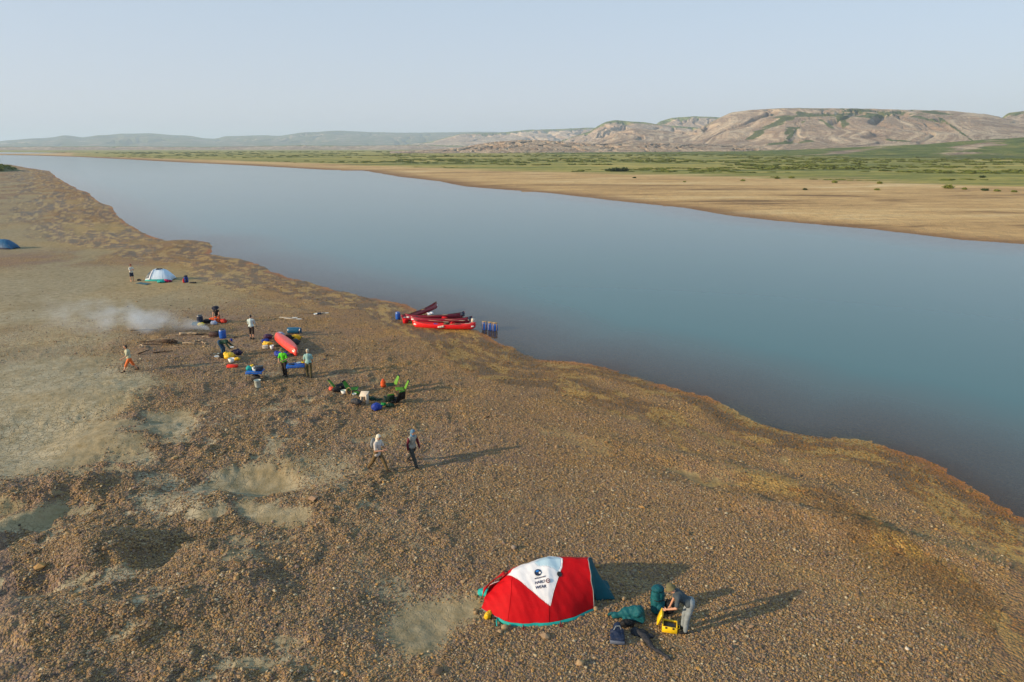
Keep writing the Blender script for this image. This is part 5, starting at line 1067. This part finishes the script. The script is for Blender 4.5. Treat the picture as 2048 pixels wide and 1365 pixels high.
for i, (px, py) in enumerate(((969, 659), (981, 660), (990, 661))):
    q = px_plane(px, py, 0); t = barrel(['blue barrel in the shallows nearest the canoes', 'middle blue barrel of the three standing in the shallows', 'rightmost blue barrel standing in the shallows'][i], (q[0], q[1], -.08), PBLUE, .21, .62, PBLUE, (rad((i-1)*4), 0, 0))
    m = MB()
    for s in (-1, 1): m.tube([(s*.12, -.215, .1), (s*.13, -.21, .5), (s*.10, -.12, .68), (s*.10, .12, .68), (s*.13, .21, .5)], .024, 6)
    m.box((0, .0, .69), (.38, .28, .05)); m.build('carrying_harness', ROPE, t)
q = px_plane(987, 656, .3); 
# ------------------------------------------------------------------ loose pebbles (nobody could count them)
def scatter(name, pts, sc, rot, tone, mat, label, sub=1, rough_=.35, shape=None, kind='stuff', wet=None):
    me = bpy.data.meshes.new(name); n = len(pts); me.vertices.add(n); me.vertices.foreach_set('co', np.asarray(pts, np.float32).ravel())
    for nm, arr in (('psc', sc), ('prt', rot)):
        a = me.attributes.new(nm, 'FLOAT_VECTOR', 'POINT'); a.data.foreach_set('vector', np.asarray(arr, np.float32).ravel())
    vattr(me, 'ptone', np.asarray(tone)); vattr(me, 'pwet', np.asarray(wet) if wet is not None else np.zeros(n)); me.update()
    o = link(bpy.data.objects.new(name, me)); o['kind'] = kind; o['label'] = label
    g = bpy.data.node_groups.new(name, 'GeometryNodeTree'); g.interface.new_socket('Geometry', in_out='INPUT', socket_type='NodeSocketGeometry'); g.interface.new_socket('Geometry', in_out='OUTPUT', socket_type='NodeSocketGeometry')
    N = g.nodes; L = g.links; gi = N.new('NodeGroupInput'); go = N.new('NodeGroupOutput')
    if shape is None:
        ico = N.new('GeometryNodeMeshIcoSphere'); ico.inputs[0].default_value = .5; ico.inputs[1].default_value = sub
        sp_ = N.new('GeometryNodeSetPosition'); nz = N.new('ShaderNodeTexNoise'); nz.inputs['Scale'].default_value = 1.3; vs_ = N.new('ShaderNodeVectorMath'); vs_.operation = 'SUBTRACT'; vs_.inputs[1].default_value = (.5, .5, .5)
        v2_ = N.new('ShaderNodeVectorMath'); v2_.operation = 'SCALE'; v2_.inputs['Scale'].default_value = rough_*2
        L.new(nz.outputs['Color'], vs_.inputs[0]); L.new(vs_.outputs[0], v2_.inputs[0]); L.new(ico.outputs[0], sp_.inputs[0]); L.new(v2_.outputs[0], sp_.inputs['Offset']); src = sp_.outputs[0]
    else:
        oi = N.new('GeometryNodeObjectInfo'); oi.inputs[0].default_value = shape; src = oi.outputs['Geometry']
    sm = N.new('GeometryNodeSetMaterial'); sm.inputs['Material'].default_value = mat; L.new(src, sm.inputs[0])
    ip = N.new('GeometryNodeInstanceOnPoints'); L.new(gi.outputs[0], ip.inputs['Points']); L.new(sm.outputs[0], ip.inputs['Instance'])
    for nm, sock in (('psc', 'Scale'), ('prt', 'Rotation')):
        a = N.new('GeometryNodeInputNamedAttribute'); a.data_type = 'FLOAT_VECTOR'; a.inputs[0].default_value = nm; L.new(a.outputs[0], ip.inputs[sock])
    L.new(ip.outputs[0], go.inputs[0]); md = o.modifiers.new('scatter', 'NODES'); md.node_group = g; return o
def pebble_material():
    t = NT('pebbles'); a = t.attr('ptone', 'INSTANCER').outputs['Fac']; w = t.attr('pwet', 'INSTANCER').outputs['Fac']; c = t.ramp(a, STONES, 'LINEAR'); c = t.mix(t.math('MULTIPLY', w, .85), c, t.mix(.35, t.mix(1.0, c, (.60, .50, .34), 'MULTIPLY'), (0.13, 0.075, 0.022))); return t.done(c, .75, None, spec=.3)
rs = np.random.RandomState(11)
def peb(n, r0, r1, p, smin, smax):
    u = rs.rand(n); r = (r0**p+u*(r1**p-r0**p))**(1/p); a = rs.uniform(rad(-40), rad(40), n); x = r*np.sin(a); y = r*np.cos(a)
    z, d, nb, si = land(x, y); si = np.asarray(si); cl = fbm(x, y, 1.4, 4); lf = sstep(4, -10, x)*sstep(60, 25, y)
    keep = nb & (d > .1) & (rs.rand(n) < .45+.55*sstep(4, 12, d)) & (rs.rand(n) > si*1.35) & (rs.rand(n) < .50+.5*sstep(-.25, .1, cl)+(1-lf)*.2)
    x, y, z, r, d = x[keep], y[keep], z[keep], r[keep], d[keep]; m = len(x); s = np.exp(rs.normal(0, .42, m))*(smin+smax)/2; s = np.clip(s, smin*.6, smax*2.6)*(1+.18*sstep(0, -8, x)*sstep(40, 24, y))
    tn = rs.rand(m); dm = d[:]; sh_ = sstep(6, 1, dm+fbm(x, y, 5, 3)*4); tn = np.where(rs.rand(m) < sh_*.55, rs.choice([.80, .26, .55, .12], m)+rs.normal(0, .02, m), tn)
    sc = np.stack([s*rs.uniform(.9, 1.5, m), s*rs.uniform(.7, 1.1, m), s*rs.uniform(.45, .8, m)], -1); rt = np.stack([rs.normal(0, .25, m), rs.normal(0, .25, m), rs.uniform(0, 6.28, m)], -1)
    return np.stack([x, y, z+s*.12], -1), sc, rt, np.clip(tn, 0, 1), wet_zone(x, y, d, np.ones(m))[1]
A_ = peb(300000, 13, 27, 2, .022, .046); B_ = peb(300000, 25, 48, 1.6, .026, .052); D_ = peb(60000, 46, 80, 1.5, .04, .07); E_ = peb(900, 14, 60, 1.6, .08, .13)
cat_ = [np.concatenate(q) for q in zip(A_, B_, D_, E_)]
scatter('gravel', cat_[0], cat_[1], cat_[2], cat_[3], pebble_material(), 'loose brown, tan and grey pebbles covering the river bar', wet=cat_[4])
# ------------------------------------------------------------------ willow scrub and shrubs on the far bank
LEAF = None
def leaf_material(name, c1, c2):
    t = NT(name); n = t.noise(t.pos(), .9, 4, .6); n2 = t.noise(t.pos(), .012, 3, .5)
    return t.done(t.mix(t.math('ADD', t.math('MULTIPLY', n.outputs[0], .6), t.math('MULTIPLY', n2.outputs[0], .4)), c1, c2), .8, None, spec=.2)
LF = leaf_material('willow_leaves', (.085, .120, .018), (.22, .235, .05)); LFD = leaf_material('dark_shrub_leaves', (.018, .040, .014), (.06, .085, .024))
def leaf_clump(name, n, rx, rz, sz, seed, mat):
    rg = np.random.RandomState(seed); m = MB(); vs = []; fs = []
    for k in range(n):
        v = rg.normal(size=3); v /= np.linalg.norm(v); q = rg.rand()**.4; c = np.array([v[0]*rx*q, v[1]*rx*q, rz+v[2]*rz*q]); c *= (.8+.35*abs(math.sin(v[0]*4+seed)*math.cos(v[1]*5)))
        e1 = rg.normal(size=3); e1 /= np.linalg.norm(e1); e2 = np.cross(e1, rg.normal(size=3)); e2 /= np.linalg.norm(e2); s = sz*rg.uniform(.5, 1.3); o = len(vs)
        vs += [tuple(c-e1*s), tuple(c+e2*s*.5), tuple(c+e1*s), tuple(c-e2*s*.5)]; fs.append((o, o+1, o+2, o+3))
    m.v = vs; m.f = fs; return m
scrub_src = bpy.data.objects.new('scrub_leaves', leaf_clump('c', 260, 1.0, .62, .30, 3, LF).mesh('scrub_leaves', LF, False, False))
n = 26000; yy = np.exp(rs.uniform(math.log(260), math.log(2600), n)); xx = rs.uniform(-.85, .95, n)*yy; z, d, nb, _s = land(xx, yy)
ins_ = inside(xx, yy, edge_w+[(9000, 200), (32000, 60000), (-60000, 60000)]); de = seg_dist(xx, yy, edge_w); cl = fbm(xx*.35, yy, 60, 4); cl2 = fbm(xx*.3+500, yy, 300, 3)
keep = ins_ & (~nb) & (d > 5) & (cl+cl2*.8 > .16-.16*sstep(10, 120, de)) & (yy < 2300) & (rs.rand(n) < .42)
xx, yy, z, de = xx[keep], yy[keep], z[keep], de[keep]; m_ = len(xx); s = rs.uniform(.7, 1.7, m_)*(.7+.6*sstep(0, 150, de))*(1+yy/2500)
scatter('willow_scrub', np.stack([xx, yy, z-.1], -1), np.stack([s*1.9, s*1.6, s*.30], -1), np.stack([xx*0, xx*0, rs.uniform(0, 6.28, m_)], -1), rs.rand(m_), LF, 'low green willow scrub covering the far bank below the hills', shape=scrub_src)
SHR = [(1224,343,1.7,'leftmost dark bush of the clump at the edge of the far green flat'),(1232,343,1.9,'second dark bush in the clump at the edge of the far green flat'),(1240,343,1.7,'third dark bush in the clump at the edge of the far green flat'),(1249,343,2.0,'rightmost dark bush of the clump at the edge of the far green flat'),(1215,342.5,1.2,'low dark bush just left of the clump on the far flat'),
 (1269,355.5,.8,'tiny dark shrub on the sand below the dark bush clump'),(1369,363.5,.7,'tiny shrub on bare sand midway along the far bank'),(1486,362,.9,'shrub at the sand edge left of the middle of the mesa'),(1554,357.5,1.3,'round shrub at the edge of the yellow flat'),(1583,357,1.2,'shrub right of the round shrub on the yellow flat'),(1610,378.5,.8,'dark low shrub alone on the open sand'),
 (1669,366,1.2,'green shrub at the lower edge of the yellow flat below the mesa'),(1754,380,.8,'small low shrub on the sand right of the lone one'),(1759,368,1.2,'bushy shrub on the yellow flat toward the right'),(1896,377.5,1.6,'bright green bush standing on the sand toward the right edge'),(1929,379.5,.9,'low shrub right of the bright green bush'),(1969,381.5,1.0,'low dark shrub near the right end of the sand edge'),(1994,382.5,.9,'low shrub second from the right end of the sand edge'),(2028,384,.9,'rightmost low shrub at the sand edge'),(1964,357,1.2,'dark shrub in the green strip near the right edge')]
protos = {}
for i, (px, py, s_, lb) in enumerate(SHR):
    q = px_plane(px, py, 1.0); dist_ = math.hypot(*q)
    dm = LFD if 'dark' in lb else LF
    o = thing('shrub', lb, 'shrub', (q[0], q[1], gz(*q)-.1), i*1.3, 'scattered shrubs on the far bank'); s_ *= (1 if py < 345 else .75); o.scale = (s_*1.5, s_*1.2, s_*.75)
    k = (i % 4, dm.name)
    if k not in protos:
        cm = leaf_clump('foliage', 420, 1.0, .75, .24, 20+i % 4, dm).mesh('foliage', dm, False, False); rn = random.Random(i); st = MB()
        for j in range(6): a = j*1.05; st.tube([(0, 0, 0), (math.cos(a)*.3, math.sin(a)*.3, .45), (math.cos(a)*.55, math.sin(a)*.55, 1.0)], [.05, .035, .015], 5)
        protos[k] = (cm, st.mesh('stems', DWOOD))
    link(bpy.data.objects.new('foliage', protos[k][0]), o); link(bpy.data.objects.new('stems', protos[k][1]), o)
# scrub-covered cut bank on the near side, far left
bx, by = px_plane(-30, 352, .6); bx = -318; by = 378; n = 420; th_ = rs.uniform(0, 6.28, n); q_ = np.sqrt(rs.rand(n)); ex = bx+np.cos(th_)*q_*21; ey = by+30+np.sin(th_)*q_*30
bxx, byy = ex, ey; hz = 4.6*np.clip(1-q_**2, 0, 1)
z0 = land(bxx, byy)[0]
gx = np.linspace(-1, 1, 40); GX2, GY2 = np.meshgrid(gx, gx, indexing='ij'); rr2 = np.sqrt(GX2**2+GY2**2); me = grid_mesh('bank', (bx+GX2*24).T, (by+30+GY2*34).T, (np.clip(1-rr2**2, -.2, 1)*5.2+.4+fbm(GX2*24, GY2*34, 6, 3)*.5).T, leaf_material('bank_grass', (.05, .07, .02), (.16, .14, .05)))
o = link(bpy.data.objects.new('bank', me)); o['kind'] = 'structure'; o['label'] = 'low grassy cut bank at the left edge of the picture'
s = rs.uniform(.7, 1.5, n)
scatter('bank_scrub', np.stack([bxx, byy, np.maximum(z0, 0)+hz-.1], -1), np.stack([s*1.5, s*1.5, s*1.1], -1), np.stack([s*0, s*0, rs.uniform(0, 6.28, n)], -1), rs.rand(n), LF, 'green scrub on the low bank at the left edge', shape=scrub_src)
# ------------------------------------------------------------------ camp-fire smoke
def smoke():
    src = A(421, 668, .25); L = 11.5
    t = NT('smoke'); tc = t.n('TexCoord').outputs['Object']; x = t.n('SeparateXYZ'); t.l(tc, x.inputs[0]); X, Y, Z = x.outputs
    s = t.math('MULTIPLY', X, -1.0)                                     # metres down wind
    ex = t.math('SUBTRACT', 1.0, t.math('EXPONENT', t.math('MULTIPLY', s, -.36)))
    r = t.math('ADD', t.math('ADD', .15, t.math('MULTIPLY', ex, .95)), t.math('MULTIPLY', s, .085)); zc = t.math('ADD', .12, t.math('MULTIPLY', ex, 1.15))
    wob = t.noise(tc, .45, 2); wx = t.n('SeparateXYZ'); t.l(wob.outputs[1], wx.inputs[0])
    dy = t.math('SUBTRACT', Y, t.math('MULTIPLY', t.math('SUBTRACT', wx.outputs[0], .5), t.math('MULTIPLY', s, .5)))
    dz = t.math('SUBTRACT', Z, t.math('ADD', zc, t.math('MULTIPLY', t.math('SUBTRACT', wx.outputs[1], .5), t.math('MULTIPLY', s, .35))))
    d = t.math('DIVIDE', t.math('SQRT', t.math('ADD', t.math('MULTIPLY', dy, dy), t.math('MULTIPLY', t.math('MULTIPLY', dz, dz), 1.3))), r)
    fall = t.ramp(d, [(0, (1, 1, 1)), (.5, (.55, .55, .55)), (1, (0, 0, 0))], 'EASE')
    puff = t.ramp(t.noise(t.mapping(tc, (.7, 1, 1)), .75, 5, .6).outputs[0], [(.44, (.015, .015, .015)), (.64, (1, 1, 1))])
    near = t.math('SUBTRACT', 1.0, t.math('MULTIPLY', s, .5), True)
    pf = t.math('MAXIMUM', puff, near)
    den = t.math('MULTIPLY', t.math('MULTIPLY', fall, pf), t.math('DIVIDE', 1.35, t.math('POWER', t.math('MAXIMUM', r, .05), .85)))
    den = t.math('MULTIPLY', den, t.ramp(t.math('DIVIDE', s, L), [(0, (0, 0, 0)), (.01, (1, 1, 1)), (.6, (.75, .75, .75)), (1, (0, 0, 0))]))
    v = t.n('VolumePrincipled'); v.inputs['Color'].default_value = (.76, .86, 1.0, 1); t.l(den, v.inputs['Density']); t.l(v.outputs[0], t.out.inputs['Volume'])
    m = MB(); vs = []; n = 16; k = 14
    for i in range(k+1):
        u = i/k; xs = .25-u*(L+.25); ex_ = 1-math.exp(.36*min(0, xs)); rr_ = .42+1.25*ex_+.10*max(0, -xs); zc_ = .12+1.15*ex_
        for q in range(n): a = 2*math.pi*q/n; vs.append((xs, math.cos(a)*rr_*1.15, max(zc_+math.sin(a)*rr_, -.2)))
    m.add(vs, [(i*n+q, i*n+(q+1) % n, (i+1)*n+(q+1) % n, (i+1)*n+q) for i in range(k) for q in range(n)]+[tuple(range(n)), tuple(k*n+q for q in range(n))])
    o = m.build('smoke', t.m); o.location = src; e = A(165, 672); o.rotation_euler = (0, 0, math.atan2(e.y-src.y, e.x-src.x)-math.pi); o['kind'] = 'stuff'; o['label'] = 'thin pale smoke drifting left from the camp fire'; o['group'] = 'camp fire smoke'
smoke()
# ------------------------------------------------------------------ haze
t = NT('haze'); v = t.n('VolumePrincipled'); v.inputs['Color'].default_value = (.65, .80, 1.0, 1); v.inputs['Density'].default_value = 8.0e-5; v.inputs['Anisotropy'].default_value = .1; t.l(v.outputs[0], t.out.inputs['Volume'])
me = bpy.data.meshes.new('haze'); h_ = 34000; z0_, z1_ = -14, 480
me.from_pydata([(x, y, z) for z in (z0_, z1_) for x, y in ((-h_, -h_), (h_, -h_), (h_, h_), (-h_, h_))], [], [(3, 2, 1, 0), (4, 5, 6, 7), (0, 1, 5, 4), (1, 2, 6, 5), (2, 3, 7, 6), (3, 0, 4, 7)]); me.materials.append(t.m)
hz_o = link(bpy.data.objects.new('haze', me)); hz_o['kind'] = 'stuff'; hz_o['label'] = 'thin summer haze over the river valley'
